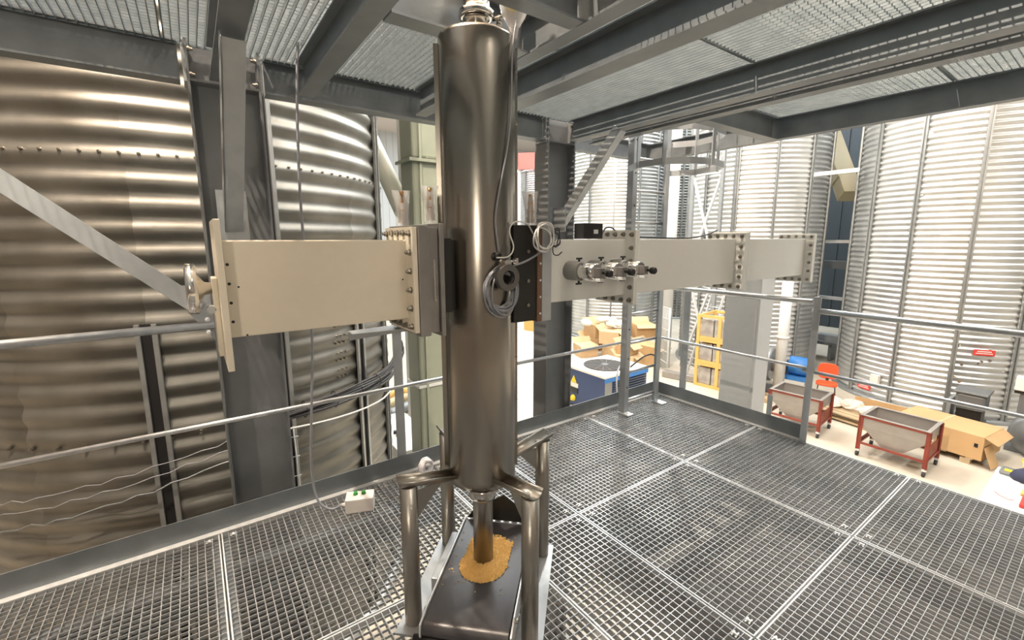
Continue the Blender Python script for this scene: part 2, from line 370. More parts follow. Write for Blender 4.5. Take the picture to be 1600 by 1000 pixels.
# ---------------------------------------------------------------- silos
def silo(name, cx, cy, R, n, a0, z1, label, m='silo', P=.165, amp=.017, up_every=1, zsplit=None, arc=4, seg=8, skip=(), shift={}, rows=None, sw=.11):
    t = thing(name, label, 'silo', (cx, cy, 0)); st = 2*PI / n; a0 = math.radians(a0)
    nz = int((z1 - G) / P * seg); vs = []; fs = []
    for j in range(nz + 1):
        z = G + j * P / seg; r = R + amp * math.sin(2*PI*(z - G) / P)
        for i in range(arc + 1):
            a = st * i / arc; vs.append((r*math.cos(a), r*math.sin(a), z))
    for j in range(nz):
        for i in range(arc):
            k = j*(arc+1) + i; fs.append((k, k+1, k+arc+2, k+arc+1))
    me = MB().add(vs, fs, True).mesh('wall_sheet', m)
    def cstiff(z0, z2):
        mb = MB(); d = .03 if zsplit else .045; r0 = R + amp - .004; h = sw / 2
        mb.box(r0, r0 + .008, -h, h, z0, z2); mb.box(r0, r0 + d, -h, -h + .03, z0, z2); mb.box(r0, r0 + d, h - .03, h, z0, z2)
        me_ = mb.mesh('stiffener', 'stiff')
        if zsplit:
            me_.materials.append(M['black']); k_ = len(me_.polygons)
            for p_ in list(me_.polygons)[:6]: p_.material_index = 1  # recess web coloured black to stand in for shade inside the channel
        return me_
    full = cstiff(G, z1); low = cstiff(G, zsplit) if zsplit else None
    for i in range(n):
        link('wall_sheet', me, t, rz=a0 + i*st)
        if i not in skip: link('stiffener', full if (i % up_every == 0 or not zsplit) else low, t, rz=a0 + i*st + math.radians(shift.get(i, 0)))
    rf = MB(); rf.lathe((0, 0, z1), (0, 0, 1), [(0, R + .06), (.04, R + .06), (1.0, .35), (1.15, .35)], 26, smooth=False); rf.build('roof_cone', m, t)
    MB().lathe((0, 0, G), (0, 0, 1), [(0, R + .1), (.08, R + .1), (.09, R)], 40, caps=False).build('base_ring', 'stiff', t)
    bmesh_ = MB().lathe((R + amp*.3, 0, 0), (1, 0, 0), [(0, .014), (.012, .014), (.013, .008), (.03, .008)], 6, smooth=False).mesh('bolt', 'bolt')
    if rows:
        mb = MB()
        for z, s0, s1, stp in rows:
            a = s0
            while a <= s1:
                q = Vector((math.cos(math.radians(a)), math.sin(math.radians(a)), 0))
                mb.lathe(q*(R - .01) + Vector((0, 0, z)), q, [(0, .011), (.027, .011), (.028, .006), (.036, .006)], 6, smooth=False); a += stp
        mb.build('bolt_row', 'bolt', t, kind='stuff')
    return t
rows = [(2.185, -138, -20, 3.2), (.115, -138, -80, 5.4), (.13, -74, -24, 3.0)]
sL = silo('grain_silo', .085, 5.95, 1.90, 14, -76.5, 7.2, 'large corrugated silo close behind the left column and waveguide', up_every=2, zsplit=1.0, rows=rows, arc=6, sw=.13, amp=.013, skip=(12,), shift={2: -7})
mb = MB()
for k in range(7):
    for i in range(3):
        z = .78 - k*.082 + (0 if k % 2 else .012); a = math.radians(-60.5 + i*1.5 + (k % 2)*.4)
        q = Vector((math.cos(a), math.sin(a), 0)); mb.lathe(q*1.895 + Vector((0, 0, z)), q, [(0, .009), (.032, .009)], 6, smooth=False)
mb.build('bolt_cluster', 'bolt', sL, kind='stuff')
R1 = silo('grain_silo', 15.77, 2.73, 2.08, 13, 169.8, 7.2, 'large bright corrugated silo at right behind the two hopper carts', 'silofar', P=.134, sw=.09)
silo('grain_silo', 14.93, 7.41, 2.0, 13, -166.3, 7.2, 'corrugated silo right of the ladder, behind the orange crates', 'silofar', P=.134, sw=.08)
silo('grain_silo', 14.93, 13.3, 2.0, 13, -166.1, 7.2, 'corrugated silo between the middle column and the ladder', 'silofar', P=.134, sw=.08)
silo('grain_silo', 20.1, 23.7, 2.05, 13, -150, 5.9, 'far low corrugated silo with a red band, seen left of the middle column', 'silofar', P=.134, sw=.08, seg=6)
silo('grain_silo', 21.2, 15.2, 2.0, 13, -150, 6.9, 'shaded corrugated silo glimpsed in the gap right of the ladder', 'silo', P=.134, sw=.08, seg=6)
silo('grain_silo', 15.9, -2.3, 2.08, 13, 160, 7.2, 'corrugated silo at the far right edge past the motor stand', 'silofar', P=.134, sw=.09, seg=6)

# ---------------------------------------------------------------- guard rails of the platform
t = thing('guard_rail', 'galvanised guard rail along the silo side of the platform', 'railing')
MB().box(-2.3, 3.84, 2.765, 2.771, .0, .125).build('toe_board', 'beam', t)
MB().box(-2.3, 3.84, 2.728, 2.767, .003, .009).build('toe_flange', 'bright', t)
MB().cyl((-2.3, 2.78, 1.157), (.06, 2.78, 1.157), .021, 16).build('top_rail', 'rail', t)
MB().cyl((.39, 2.78, 1.145), (3.6, 2.78, 1.115), .021, 16).build('top_rail', 'rail', t)
MB().cyl((-2.3, 2.78, .625), (3.62, 2.78, .61), .0135, 12).build('mid_rail', 'rail', t)
for x in (-2.2, -1.35, 1.02): MB().box(x, x + .06, 2.775, 2.785, .0, 1.17).build('post', 'galv', t)
t = thing('guard_rail', 'galvanised guard rail across the far right end of the platform', 'railing')
MB().box(3.845, 3.851, 1.36, 2.775, .0, .125).build('toe_board', 'beam', t)
MB().box(3.808, 3.847, 1.36, 2.765, .003, .009).build('toe_flange', 'bright', t)
MB().cyl((3.80, 2.75, 1.125), (3.80, 1.375, 1.125), .021, 16).build('top_rail', 'rail', t)
MB().cyl((3.80, 2.75, .61), (3.80, 1.375, .605), .0135, 12).build('mid_rail', 'rail', t)
mb = MB(); mb.box(3.79, 3.86, 1.358, 1.366, -.02, 1.165); mb.box(3.78, 3.787, 1.318, 1.366, -.02, 1.165)
mb.build('post', 'galv', t, .001)
mb = MB(); mb.box(3.852, 3.86, 2.43, 2.50, -.1, 1.14); mb.build('post', 'galv', t, .001)
MB().box(3.852, 3.86, 1.62, 1.66, -.1, .3).build('bracket', 'galv', t)
t = thing('guard_rail', 'two bare rails continuing right of the end post, without toe board', 'railing')
MB().cyl((3.80, 1.345, 1.06), (3.80, -1.9, 1.06), .021, 16).build('top_rail', 'rail', t)
MB().cyl((3.80, 1.40, .585), (3.80, -1.9, .585), .0135, 12).build('mid_rail', 'rail', t)
MB().box(3.79, 3.86, -1.905, -1.895, 0, 1.12).build('post', 'galv', t)
MB().lathe((3.80, 1.345, 1.06), (0, 1, 0), [(0, .016), (.03, .014), (.035, .006)], 12).build('end_plug', 'bright', t)

# ---------------------------------------------------------------- caged ladder
t = thing('cage_ladder', 'galvanised caged ladder rising through the opening at the platform corner', 'ladder')
for x in (3.107, 3.607):
    s_ = 1 if x < 3.3 else -1
    mb = MB(); mb.box(x - .003, x + .003, 2.565, 2.63, 0, 3.2); mb.box(min(x, x + s_*.055), max(x, x + s_*.055), 2.565, 2.571, 0, 3.2); mb.build('stile', 'galv', t, .001)
    mb = MB(); mb.box(x - .02, x + .06, 2.50, 2.62, .001, .009); mb.build('foot_plate', 'bright', t)
for k in range(11):
    z = .109 + k*.272; MB().cyl((3.107, 2.60, z), (3.607, 2.60, z), .0125, 10).build('rung', 'rail', t)
for k in range(10):
    z = .25 + k*.272; MB().lathe((3.135, 2.565, z), (0, -1, 0), [(0, .007), (.004, .007)], 8).build('hole_plug', 'dark', t)
for zz in (2.19, 2.44, 2.95):
    hp = [(3.107, 2.62), (2.99, 2.42), (3.02, 2.2), (3.14, 2.06), (3.34, 2.0), (3.56, 2.03), (3.70, 2.17), (3.74, 2.4), (3.607, 2.62)]
    mb = MB()
    for a, b in zip(hp[:-1], hp[1:]): mb.bar((*a, zz), (*b, zz), .006, .05)
    mb.build('cage_hoop', 'galv', t)
for (x, y) in ((3.01, 2.2), (3.33, 1.99), (3.69, 2.16), (2.985, 2.42), (3.745, 2.4)):
    MB().box(x - .02, x + .02, y - .004, y + .004, 2.16, 2.98).build('cage_strap', 'galv', t)

# ---------------------------------------------------------------- stainless tube on its pipe frame
AX, AY = .963, 1.575
t = thing('processing_tube', 'tall brushed stainless tube standing upright on four pipe legs', 'machine')
MB().lathe((AX, AY, 0), (0, 0, 1), [(.553, .02), (.556, .135), (.562, .146), (.60, .147), (2.34, .149), (2.352, .146), (2.368, .06)], 64, caps=False).build('shell', 'tube', t)
vd = math.radians(148)
for ang, ww in ((152, .02), (332, .012)):
    a = math.radians(ang); u = Vector((math.cos(a), math.sin(a), 0)); nn = Vector((-math.sin(a), math.cos(a), 0))
    c = Vector((AX, AY, 0)) + u*.145
    MB().slab([c + Vector((0,0,.60)) - nn*.008, c + u*ww + Vector((0,0,.60)) - nn*.008, c + u*ww + Vector((0,0,2.33)) - nn*.008, c + Vector((0,0,2.33)) - nn*.008], nn*.016).build('seam_strip', 'tube', t)
    for k in range(9):
        p = c + u*ww*.6 + Vector((0, 0, .72 + k*.19)) - nn*.008
        MB().lathe(p, -nn, [(0, .006), (.005, .005)], 8).build('screw', 'bolt', t)
MB().lathe((AX, AY, 0), (0, 0, 1), [(2.36, .044), (2.418, .044), (2.424, .052), (2.427, .06), (2.45, .06), (2.455, .052), (2.47, .05), (2.50, .05), (2.505, .062), (2.54, .062), (2.545, .05), (3.0, .05)], 40).build('top_neck', 'stainless', t)
cl = MB(); cl.lathe((AX, AY, 0), (0, 0, 1), [(2.424, .058), (2.429, .066), (2.449, .066), (2.455, .058)], 40); cl.build('clamp_ring', 'chrome', t)
MB().lathe((AX, AY, 0), (0, 0, 1), [(.46, .044), (.56, .044)], 32).build('lower_neck', 'stainless', t)
MB().lathe((AX, AY, 0), (0, 0, 1), [(.455, .052), (.46, .060), (.478, .062), (.50, .062), (.512, .052)], 32).build('clamp_ring', 'stainless', t)
MB().lathe((AX, AY, 0), (0, 0, 1), [(.125, .041), (.125, .045), (.455, .045)], 32, caps=False).build('outlet_pipe', 'leg', t)
bt = MB(); bt.lathe((AX + .045, AY - .045, 2.42), (1, -1, .1), [(0, .008), (.03, .008)], 8); bt.lathe((AX + .065, AY - .06, 2.40), (0, 0, 1), [(0, .011), (.03, .011)], 8); bt.tube([(AX + .06, AY - .05, 2.40), (AX + .085, AY - .07, 2.45), (AX + .08, AY - .09, 2.50)], .006); bt.build('grounding_clamp', 'stainless', t)
# side port with a split clamp, facing the camera side
pc = Vector((AX - .0, 1.43, 1.456))
MB().lathe(pc, (0, -1, 0), [(0, .032), (.06, .032), (.06, .026), (.0, .026)], 28, caps=False).build('port_neck', 'dark', t)
MB().lathe(pc + Vector((0, -.022, 0)), (0, -1, 0), [(0, .031), (.002, .031)], 20).build('port_glass', 'black', t)
MB().lathe(pc, (0, -1, 0), [(.035, .031), (.035, .049), (.043, .052), (.058, .052), (.066, .049), (.066, .027), (.035, .031)], 36, caps=False, smooth=False).build('port_clamp', 'portring', t)
mb = MB(); mb.box(AX - .012, AX + .018, 1.372, 1.398, 1.505, 1.52); mb.lathe((AX + .0, 1.385, 1.516), (1, 0, 0), [(0, .005), (.055, .005)], 8); mb.box(AX + .04, AX + .052, 1.375, 1.395, 1.505, 1.528); mb.build('clamp_screw', 'chrome', t)

fr = thing('pipe_frame', 'stainless pipe stand with four legs around the conveyor belt', 'stand')
LR = .035
feet = {'l': (-1, 0), 'f': (0, -1), 'r': (1, 0), 'b': (0, 1)}
for k, (dx, dy) in feet.items():
    d = Vector((dx, dy, 0)); sx = Vector((-dy, dx, 0)); c = Vector((AX, AY, 0)) + d*.348
    MB().cyl(c + Vector((0, 0, .012)), c + Vector((0, 0, .63)), LR, 24).build('leg', 'leg', fr)
    # half pipe arm open upward, running from the shell to the leg top
    n = 10; vs = []; fs = []
    A = Vector((AX, AY, .615)) + d*.13; B = c + Vector((0, 0, .668)) + d*.036
    for r_ in (LR + .002, LR - .004):
        for P_ in (A, B):
            for i in range(n + 1):
                a = PI + PI*i/n; vs.append(P_ + sx*(r_*math.cos(a)) + Vector((0, 0, r_*math.sin(a))))
    N = n + 1
    for i in range(n):
        fs += [(i, i+1, N+i+1, N+i), (2*N+i+1, 2*N+i, 3*N+i, 3*N+i+1)]
        fs += [(N+i, N+i+1, 3*N+i+1, 3*N+i), (i+1, i, 2*N+i, 2*N+i+1)]
    fs += [(0, N, 3*N, 2*N), (N-1, 3*N-1, 4*N-1, 2*N-1)]
    ar = MB().add(vs, fs, True); ar.build('arm', 'leg', fr)
    MB().slab([c - d*.035 + Vector((0,0,.60)), c - d*.15 + Vector((0,0,.60)), c - d*.035 + Vector((0,0,.48))], sx*.008).build('gusset', 'leg', fr)
for (a, b) in (((AX, AY-.348), (AX+.348, AY)), ((AX-.348, AY), (AX, AY+.348))):
    a, b = Vector((*a, 0)), Vector((*b, 0)); d = (b-a).normalized(); mb = MB(); mb.bar(a - d*.07 + Vector((0,0,.006)), b + d*.07 + Vector((0,0,.006)), .11, .010); mb.build('base_plate', 'galv', fr)

# ---------------------------------------------------------------- belt conveyor
bc = thing('belt_conveyor', 'small dark belt conveyor under the outlet pipe of the stainless tube', 'conveyor', (.955, 1.555, 0), math.radians(45))
HL = .315; HW = .17
mb = MB(); prof = []
for i in range(9): a = PI/2 + PI*i/8; prof.append((-HL + .034*math.cos(a), .085 + .034*math.sin(a)))
for i in range(9): a = -PI/2 + PI*i/8; prof.append((HL + .034*math.cos(a), .085 + .034*math.sin(a)))
n = len(prof); mb.add([(x, -HW, z) for x, z in prof] + [(x, HW, z) for x, z in prof], [(i, (i+1) % n, n + (i+1) % n, n + i) for i in range(n)], True)
mb.add([(x, -HW, z) for x, z in prof] + [(x, HW, z) for x, z in prof], [tuple(range(n)), tuple(range(2*n-1, n-1, -1))])
mb.build('belt', 'belt', bc)
for s_ in (-1, 1):
    pts = [(-HL - .035, .07), (-HL - .03, .115), (-HL + .05, .128), (HL + .02, .128), (HL + .03, .05), (-HL - .02, .03)]
    MB().slab([(x, s_*(HW + .006), z) for x, z in pts], (0, s_*.008, 0)).build('side_rail', 'bright', bc, .002)
    MB().slab([(x, s_*(HW + .014), z) for x, z in ((-.12, .02), (-.12, .128), (.20, .128), (.22, .02))], (0, s_*.03, 0)).build('side_bracket', 'galv', bc, .004)
    for x in (-.25, .02, .22): MB().lathe((x, s_*(HW + .014), .1), (0, s_, 0), [(0, .010), (.01, .010)], 6, smooth=False).build('bolt', 'bolt', bc)
    MB().box(-.28, -.22, s_*(HW-.03) - .02, s_*(HW-.03) + .02, .0, .05).build('foot', 'black', bc); MB().box(.22, .28, s_*(HW-.03) - .02, s_*(HW-.03) + .02, 0, .05).build('foot', 'black', bc)
mb = MB(); mb.slab([(HL - .03, -HW, .12), (HL + .10, -HW - .02, .12), (HL + .05, -HW, .20)], (0, .004, 0))
mb.slab([(HL + .02, -HW, .122), (HL + .02, HW, .122), (HL + .02, HW*.75, .18), (HL + .02, -.03, .27), (HL + .02, -HW*.8, .19), (HL + .02, -HW, .16)], (.006, 0, 0)); mb.slab([(HL - .1, -HW, .122), (HL + .026, -HW, .122), (HL + .026, -HW, .20)], (0, -.004, 0)); mb.build('chute_hood', 'dark', bc)
mb = MB(); mb.cyl((-HL - .03, HW + .04, .03), (-HL + .0, HW - .1, .03), .03, 14); mb.cyl((-HL - .02, -HW - .03, .028), (-HL + .02, -HW + .06, .028), .028, 14); mb.build('drive_motor', 'black', bc)
# grain lying on the belt below the outlet
mb = MB(); cx, cy = AX, AY
def grain(x, y, z):
    a = random.uniform(0, PI); l = .0048; w_ = .0026; ca, sa = math.cos(a)*l, math.sin(a)*l; tx = random.uniform(-.002, .002)
    px, py = -math.sin(a)*w_, math.cos(a)*w_
    mb.add([(x-ca, y-sa, z-tx), (x+px, y+py, z), (x+ca, y+sa, z+tx), (x-px, y-py, z), (x, y, z+.003), (x, y, z-.003)],
           [(0,3,4),(3,2,4),(2,1,4),(1,0,4),(0,1,5),(1,2,5),(2,3,5),(3,0,5)])
hp = MB(); N = 30
def heap(u, v):  # belt frame coordinates: u along belt, v across
    h = 0
    r = math.hypot(u, v)
    h = max(0, .030 - .42*max(0, r - .04))
    if u > 0: h = max(h, .028 - .42*max(0, abs(v + .008) - .042)) if u < .18 else h
    return max(0, h)
c45 = math.cos(PI/4)
def b2w(u, v): return (cx - .012 + (u - v)*c45, cy - .012 + (u + v)*c45)
vs = []; fs = []; U0, U1, V0, V1 = -.16, .215, -.15, .15; nu, nv = 44, 36
for i in range(nu + 1):
    for j in range(nv + 1):
        u = U0 + (U1-U0)*i/nu; v = V0 + (V1-V0)*j/nv; h = heap(u, v) + random.uniform(-.0015, .0015); x, y = b2w(u, v); vs.append((x, y, .1195 + h - .003))
for i in range(nu):
    for j in range(nv):
        k = i*(nv+1) + j
        if max(heap(U0 + (U1-U0)*i/nu, V0 + (V1-V0)*j/nv), heap(U0 + (U1-U0)*(i+1)/nu, V0 + (V1-V0)*(j+1)/nv)) > .002: fs.append((k, k+nv+1, k+nv+2, k+1))
mb.add(vs, fs, True)
for _ in range(3600):
    u = random.uniform(U0, U1); v = random.uniform(V0, V1); h = heap(u, v)
    if h > .001 or random.random() < .02: x, y = b2w(u, v); grain(x, y, .121 + h)
mb.build('grain_heap', 'grain', label='heap of yellow maize grain on the belt below the outlet pipe', cat='grain', kind='stuff')

# ---------------------------------------------------------------- waveguides
GY0, GY1, GZ0, GZ1 = 1.495, 1.635, 1.318, 1.598
boltm = MB().lathe((0, 0, 0), (1, 0, 0), [(0, .0125), (.003, .0125), (.003, .0095), (.012, .0095), (.0125, .006), (.018, .006)], 6, smooth=False).mesh('bolt', 'bolt')
def flange(x, th, parent, side, m='cream', ys=(1.437, 1.693), zs=(1.272, 1.642), bolts=True):
    f = MB().box(x, x + th, ys[0], ys[1], zs[0], zs[1]).build('flange', m, parent, .002)
    if bolts:
        pts = []
        for k in range(6): z = zs[0] + .022 + (zs[1]-zs[0]-.044)*k/5; pts += [(ys[0] + .022, z), (ys[1] - .022, z)]
        for k in range(1, 4): y = ys[0] + .022 + (ys[1]-ys[0]-.044)*k/4; pts += [(y, zs[0] + .02), (y, zs[1] - .02)]
        for y, z in pts:
            for s_ in side:
                o = link('bolt', boltm, f, 0, (x + th if s_ > 0 else x, y, z)); o.rotation_euler = (0, 0, 0 if s_ > 0 else PI)
    return f
def duct(x0, x1, parent, m='cream'):
    MB().box(x0, x1, GY0, GY1, GZ0, GZ1).build('duct', m, parent, .004)
t = thing('waveguide', 'cream rectangular waveguide left of the stainless tube, with a plunger disc', 'waveguide')
duct(.068, .615, t); flange(.052, .016, t, (), bolts=False, ys=(1.44, 1.69), zs=(1.232, 1.655)); flange(.612, .018, t, (-1,))
MB().box(.038, .052, 1.53, 1.63, 1.26, 1.49).build('backing_plate', 'cream', t, .002)
MB().lathe((.038, 1.585, 1.458), (-1, 0, 0), [(0, .016), (.018, .020), (.034, .045), (.036, .05)], 24).build('plunger_cone', 'brass' if 0 else 'stainless', t)
MB().lathe((.004, 1.585, 1.458), (-1, 0, 0), [(0, .068), (.003, .074), (.024, .074), (.028, .068), (.028, .05), (.022, .05), (.022, .0)], 40, caps=False).build('plunger_disc', 'chrome', t)
MB().lathe((.03, 1.56, 1.40), (0, -1, 0), [(0, .012), (.03, .012)], 10).build('lock_screw', 'galv', t)
for z in (1.365, 1.42, 1.475, 1.53): MB().lathe((.078, GY0 + .001, z), (0, -1, 0), [(0, .0045), (.002, .0045)], 8).build('rivet', 'dark', t)
for (x, z) in ((.100, 1.465), (.596, 1.46), (.11, 1.322)): MB().lathe((x, GY0 + .001, z), (0, -1, 0), [(0, .003), (.002, .003)], 8).build('rivet', 'dark', t)
t = thing('coupling_block', 'grey machined coupling between the cream waveguide and the left of the tube', 'machine part')
MB().box(.631, .672, 1.432, 1.70, 1.258, 1.648).build('plate', 'block', t, .002); MB().box(.673, .712, 1.445, 1.70, 1.265, 1.642).build('plate', 'block', t, .002); MB().box(.713, .73, 1.432, 1.70, 1.25, 1.655).build('plate', 'block', t, .002)
MB().box(.690, .697, 1.439, 1.445, 1.38, 1.53).build('sight_strip', 'stainless', t)
MB().box(.731, .84, 1.53, 1.66, 1.325, 1.60).build('chamber', 'dark', t, .003)
MB().box(.731, .775, 1.462, 1.469, 1.33, 1.604).build('cover', 'dark', t, .002)
t = thing('coupling_block', 'dark coupling chamber between the tube and the right-hand waveguide', 'machine part')
MB().box(1.06, 1.165, 1.47, 1.68, 1.30, 1.62).build('chamber', 'dark', t, .003)
MB().box(1.04, 1.155, 1.438, 1.469, 1.262, 1.655).build('cover', 'dark', t, .003)
MB().box(1.155, 1.18, 1.432, 1.70, 1.255, 1.655).build('gasket_plate', 'brown', t, .002)
MB().box(1.181, 1.232, 1.432, 1.70, 1.255, 1.655).build('plate', 'galv', t, .002)
for z in (1.29, 1.36, 1.43, 1.50, 1.57): MB().lathe((1.170, 1.432, z), (0, -1, 0), [(0, .005), (.003, .005)], 8).build('screw', 'bright', t)
for z in (1.33, 1.43, 1.55): MB().lathe((1.11, 1.438, z), (0, -1, 0), [(0, .009), (.006, .008)], 6, smooth=False).build('bolt', 'bolt', t)
gl = 'light grey waveguide section '
t = thing('waveguide', gl + 'right of the tube carrying three tuning stubs', 'waveguide')
duct(1.234, 1.79, t, 'greyguide'); flange(1.775, .016, t, (-1,), 'greyguide')
MB().box(1.234, 1.25, 1.46, 1.67, 1.30, 1.618).build('end_collar', 'greyguide', t, .002)
for k, x in enumerate((1.395, 1.535, 1.685)):
    st_ = MB().lathe((x, GY0, 1.458), (0, -1, 0), [(0, .043), (.075, .043), (.078, .040)], 32).build('stub_tuner', 'sleeve', t)
    MB().lathe((x, GY0 - .078, 1.458), (0, -1, 0), [(0, .037), (.002, .0385), (.085, .0385), (.09, .034)], 32).build('barrel', 'chrome', st_)
    MB().box(x - .013, x + .013, GY0 - .203, GY0 - .166, 1.458 - .020, 1.458 + .020).build('scale_block', 'block', st_, .003)
    MB().box(x - .012, x + .012, GY0 - .20, GY0 - .165, 1.420, 1.434).build('lever', 'bright', st_, .003)
    MB().lathe((x, GY0 - .205, 1.458), (0, -1, 0), [(0, .006), (.016, .006), (.018, .013), (.024, .016), (.040, .016), (.045, .012)], 20).build('knob', 'black', st_)
    for sz in (1, -1):
        MB().lathe((x, GY0 - .06, 1.458 + sz*.040), (0, 0, sz), [(0, .005), (.014, .005)], 8).build('thumb_screw', 'black', st_)
        MB().bar((x - .016, GY0 - .06, 1.458 + sz*.056), (x + .016, GY0 - .06, 1.458 + sz*.056), .006, .008).build('thumb_bar', 'black', st_)
MB().tube(curve([(1.54, GY0 - .06, 1.512), (1.61, GY0 - .06, 1.505), (1.68, GY0 - .06, 1.512)]), .0025, 6).build('link_wire', 'cablew', t)
t = thing('waveguide', gl + 'in the middle of the right-hand run, between two bolted flanges', 'waveguide')
duct(1.808, 2.83, t, 'greyguide'); flange(1.792, .016, t, (), 'greyguide'); flange(2.83, .045, t, (-1,), 'greyguide', zs=(1.275, 1.635))
t = thing('waveguide', gl + 'at the far right end of the run with an end flange', 'waveguide')
duct(2.892, 3.86, t, 'greyguide'); flange(2.876, .016, t, (), 'greyguide'); flange(3.86, .045, t, (-1,), 'greyguide', zs=(1.265, 1.635))

# small things on and around the waveguide
t = thing('relay_box', 'small black box with a grey label standing on the right waveguide', 'device')
MB().box(1.545, 1.675, 1.56, 1.63, 1.600, 1.675).build('case', 'black', t, .003)
MB().box(1.61, 1.64, 1.5585, 1.56, 1.625, 1.645).build('label_plate', 'lightgrey', t)
MB().lathe((1.675, 1.595, 1.632), (1, 0, 0), [(0, .012), (.02, .012), (.022, .008), (.035, .008)], 10).build('cable_gland', 'galv', t)
def bagged(x, y, z, h, label):
    t = thing('bagged_fitting', label, 'fitting', (x, y, z))
    MB().lathe((0, 0, .012), (0, 0, 1), [(0, .016), (.02, .017), (.03, .012), (.045, .016), (.06, .011), (.075, .013), (.1, .009), (.115, .009)], 14).build('fitting', 'brass', t)
    vs = []; fs = []; n = 16; pr = [(0, .022, .02), (.03, .02, .018), (.07, .022, .014), (h*.8, .026, .010), (h, .03, .003)]
    for zz, rx, ry in pr:
        for i in range(n): a = 2*PI*i/n; vs.append((1.15*rx*math.cos(a)*(1 + .08*math.sin(3*a + zz*40)), ry*math.sin(a), zz))
    for j in range(len(pr) - 1):
        for i in range(n): k = (i+1) % n; fs.append((j*n+i, j*n+k, (j+1)*n+k, (j+1)*n+i))
    MB().add(vs, fs, True).build('plastic_bag', 'bag', t); return t
bagged(.655, 1.62, 1.649, .13, 'brown fitting in a clear bag on the left coupling, nearer the waveguide').rotation_euler = (0, 0, -.38)
bagged(.722, 1.52, 1.656, .135, 'slim fitting in a clear bag on the left coupling, beside the tube').rotation_euler = (0, 0, -.44)
bagged(1.17, 1.50, 1.656, .14, 'brown fitting in a clear bag on the right coupling above the cable loops').rotation_euler = (0, 0, -.66)
MB().box(.66, .73, 1.50, 1.68, 1.656, 1.668).build('mounting_plate', 'galv', label='thin plate lying on the left coupling under the bagged fittings', cat='plate') if 0 else None
# plastic covered gauge by the tube neck
t = thing('pressure_gauge', 'gauge wrapped in clear plastic beside the neck on top of the tube', 'gauge', (1.075, 1.485, 2.37))
MB().lathe((0, 0, .10), (-.6, -.75, -.1), [(0, .038), (.03, .042), (.036, .040), (.036, .034), (.03, .0)], 28).build('gauge_body', 'stainless', t)
MB().lathe((-.021, -.027, .097), (-.6, -.75, -.1), [(0, .033), (.003, .033)], 24).build('dial', 'yellow', t)
MB().lathe((0, 0, -.02), (0, 0, 1), [(0, .012), (.03, .016), (.06, .02), (.10, .03)], 16).build('stem', 'cloth', t)
MB().lathe((0, .0, .02), (0, 0, 1), [(0, .02), (.04, .045), (.08, .055), (.14, .05), (.2, .02)], 18, caps=False).build('plastic_bag', 'bag', t)

# ---------------------------------------------------------------- cables
def onr(z, ang, r=.157):
    a = math.radians(ang); return (AX + r*math.cos(a), AY + r*math.sin(a), z)
mb = MB(); mb.tube(curve([(1.085, 1.47, 2.45), onr(2.30, 296), onr(2.1, 292), onr(1.95, 284), onr(1.8, 270), onr(1.68, 262), onr(1.57, 266), onr(1.53, 270)]), .003, 8)
mb.build('thin_cable', 'cable', label='thin grey cable running down the front of the stainless tube', cat='cable')
mb = MB(); mb.tube(curve([(.93, 1.40, 1.53), (.98, 1.39, 1.535), (1.01, 1.40, 1.57), (1.005, 1.42, 1.63), (1.03, 1.42, 1.665), (1.09, 1.42, 1.66), (1.13, 1.43, 1.62)]), .0028, 8)
mb.build('white_cable', 'cablew', label='thin white cable arching from the port to the right coupling', cat='cable')
MB().lathe((.945, 1.428, 1.535), (0, -1, 0), [(0, .016), (.02, .016), (.025, .010)], 16).build('cable_gland', 'black', label='black cable gland on the tube above the side port', cat='cable gland')
def coil(name, c, rx, rz, n, r, m, label, tilt=.15, dy=.02, seed=1):
    rnd = random.Random(seed); mb = MB()
    for k in range(n):
        ax = rx*rnd.uniform(.82, 1.12); az = rz*rnd.uniform(.85, 1.15); ox = rnd.uniform(-.012, .012); oz = rnd.uniform(-.014, .010); oy = rnd.uniform(-dy, dy); ph = rnd.uniform(0, PI); wv = rnd.uniform(.03, .09)
        pts = []
        for i in range(36):
            a = 2*PI*i/36; rr = 1 + wv*math.sin(2*a + ph)
            pts.append((c[0] + ox + ax*rr*math.cos(a), c[1] + oy + tilt*ax*math.cos(a) + .006*math.sin(3*a + ph), c[2] + oz + az*rr*math.sin(a)))
        mb.tube(pts, r, 6, closed=True)
    return mb.build(name, m, label=label, cat='cable')
coil('coiled_cable', (.958, 1.404, 1.402), .068, .082, 11, .0032, 'cable', 'bundle of grey cable looped over the round port on the tube', seed=3, dy=.012, tilt=.04)
coil('coiled_cable', (1.165, 1.405, 1.605), .052, .048, 4, .0038, 'cablew', 'small pale cable coil hanging at the top of the right coupling', seed=5, dy=.012)
coil('coiled_cable', (1.255, 1.43, 1.605), .028, .034, 3, .0028, 'cableb', 'little black cable loops at the near end of the right waveguide', seed=8, dy=.01)
MB().tube(curve([(1.00, 1.385, 1.50), (1.06, 1.40, 1.51), (1.13, 1.41, 1.535), (1.22, 1.44, 1.575), (1.27, 1.45, 1.60)]), .0045, 8).build('grey_cable', 'cable', label='grey cable rising from the side port to the right waveguide', cat='cable')
MB().tube(curve([(1.26, 1.45, 1.585), (1.27, 1.47, 1.56), (1.28, 1.475, 1.535), (1.30, 1.47, 1.53), (1.315, 1.46, 1.545)]), .0025, 8).build('black_pigtail', 'cableb', label='short black wire end hanging on the face of the right waveguide', cat='cable')
MB().tube(curve([(1.71, 1.595, 1.632), (1.74, 1.60, 1.655), (1.80, 1.61, 1.655), (1.9, 1.62, 1.618), (2.2, 1.62, 1.606), (2.5, 1.62, 1.604), (2.7, 1.62, 1.625), (2.82, 1.62, 1.655)]), .004, 8).build('device_cable', 'cableb', label='dark cable lying along the top of the right waveguide from the black box', cat='cable')
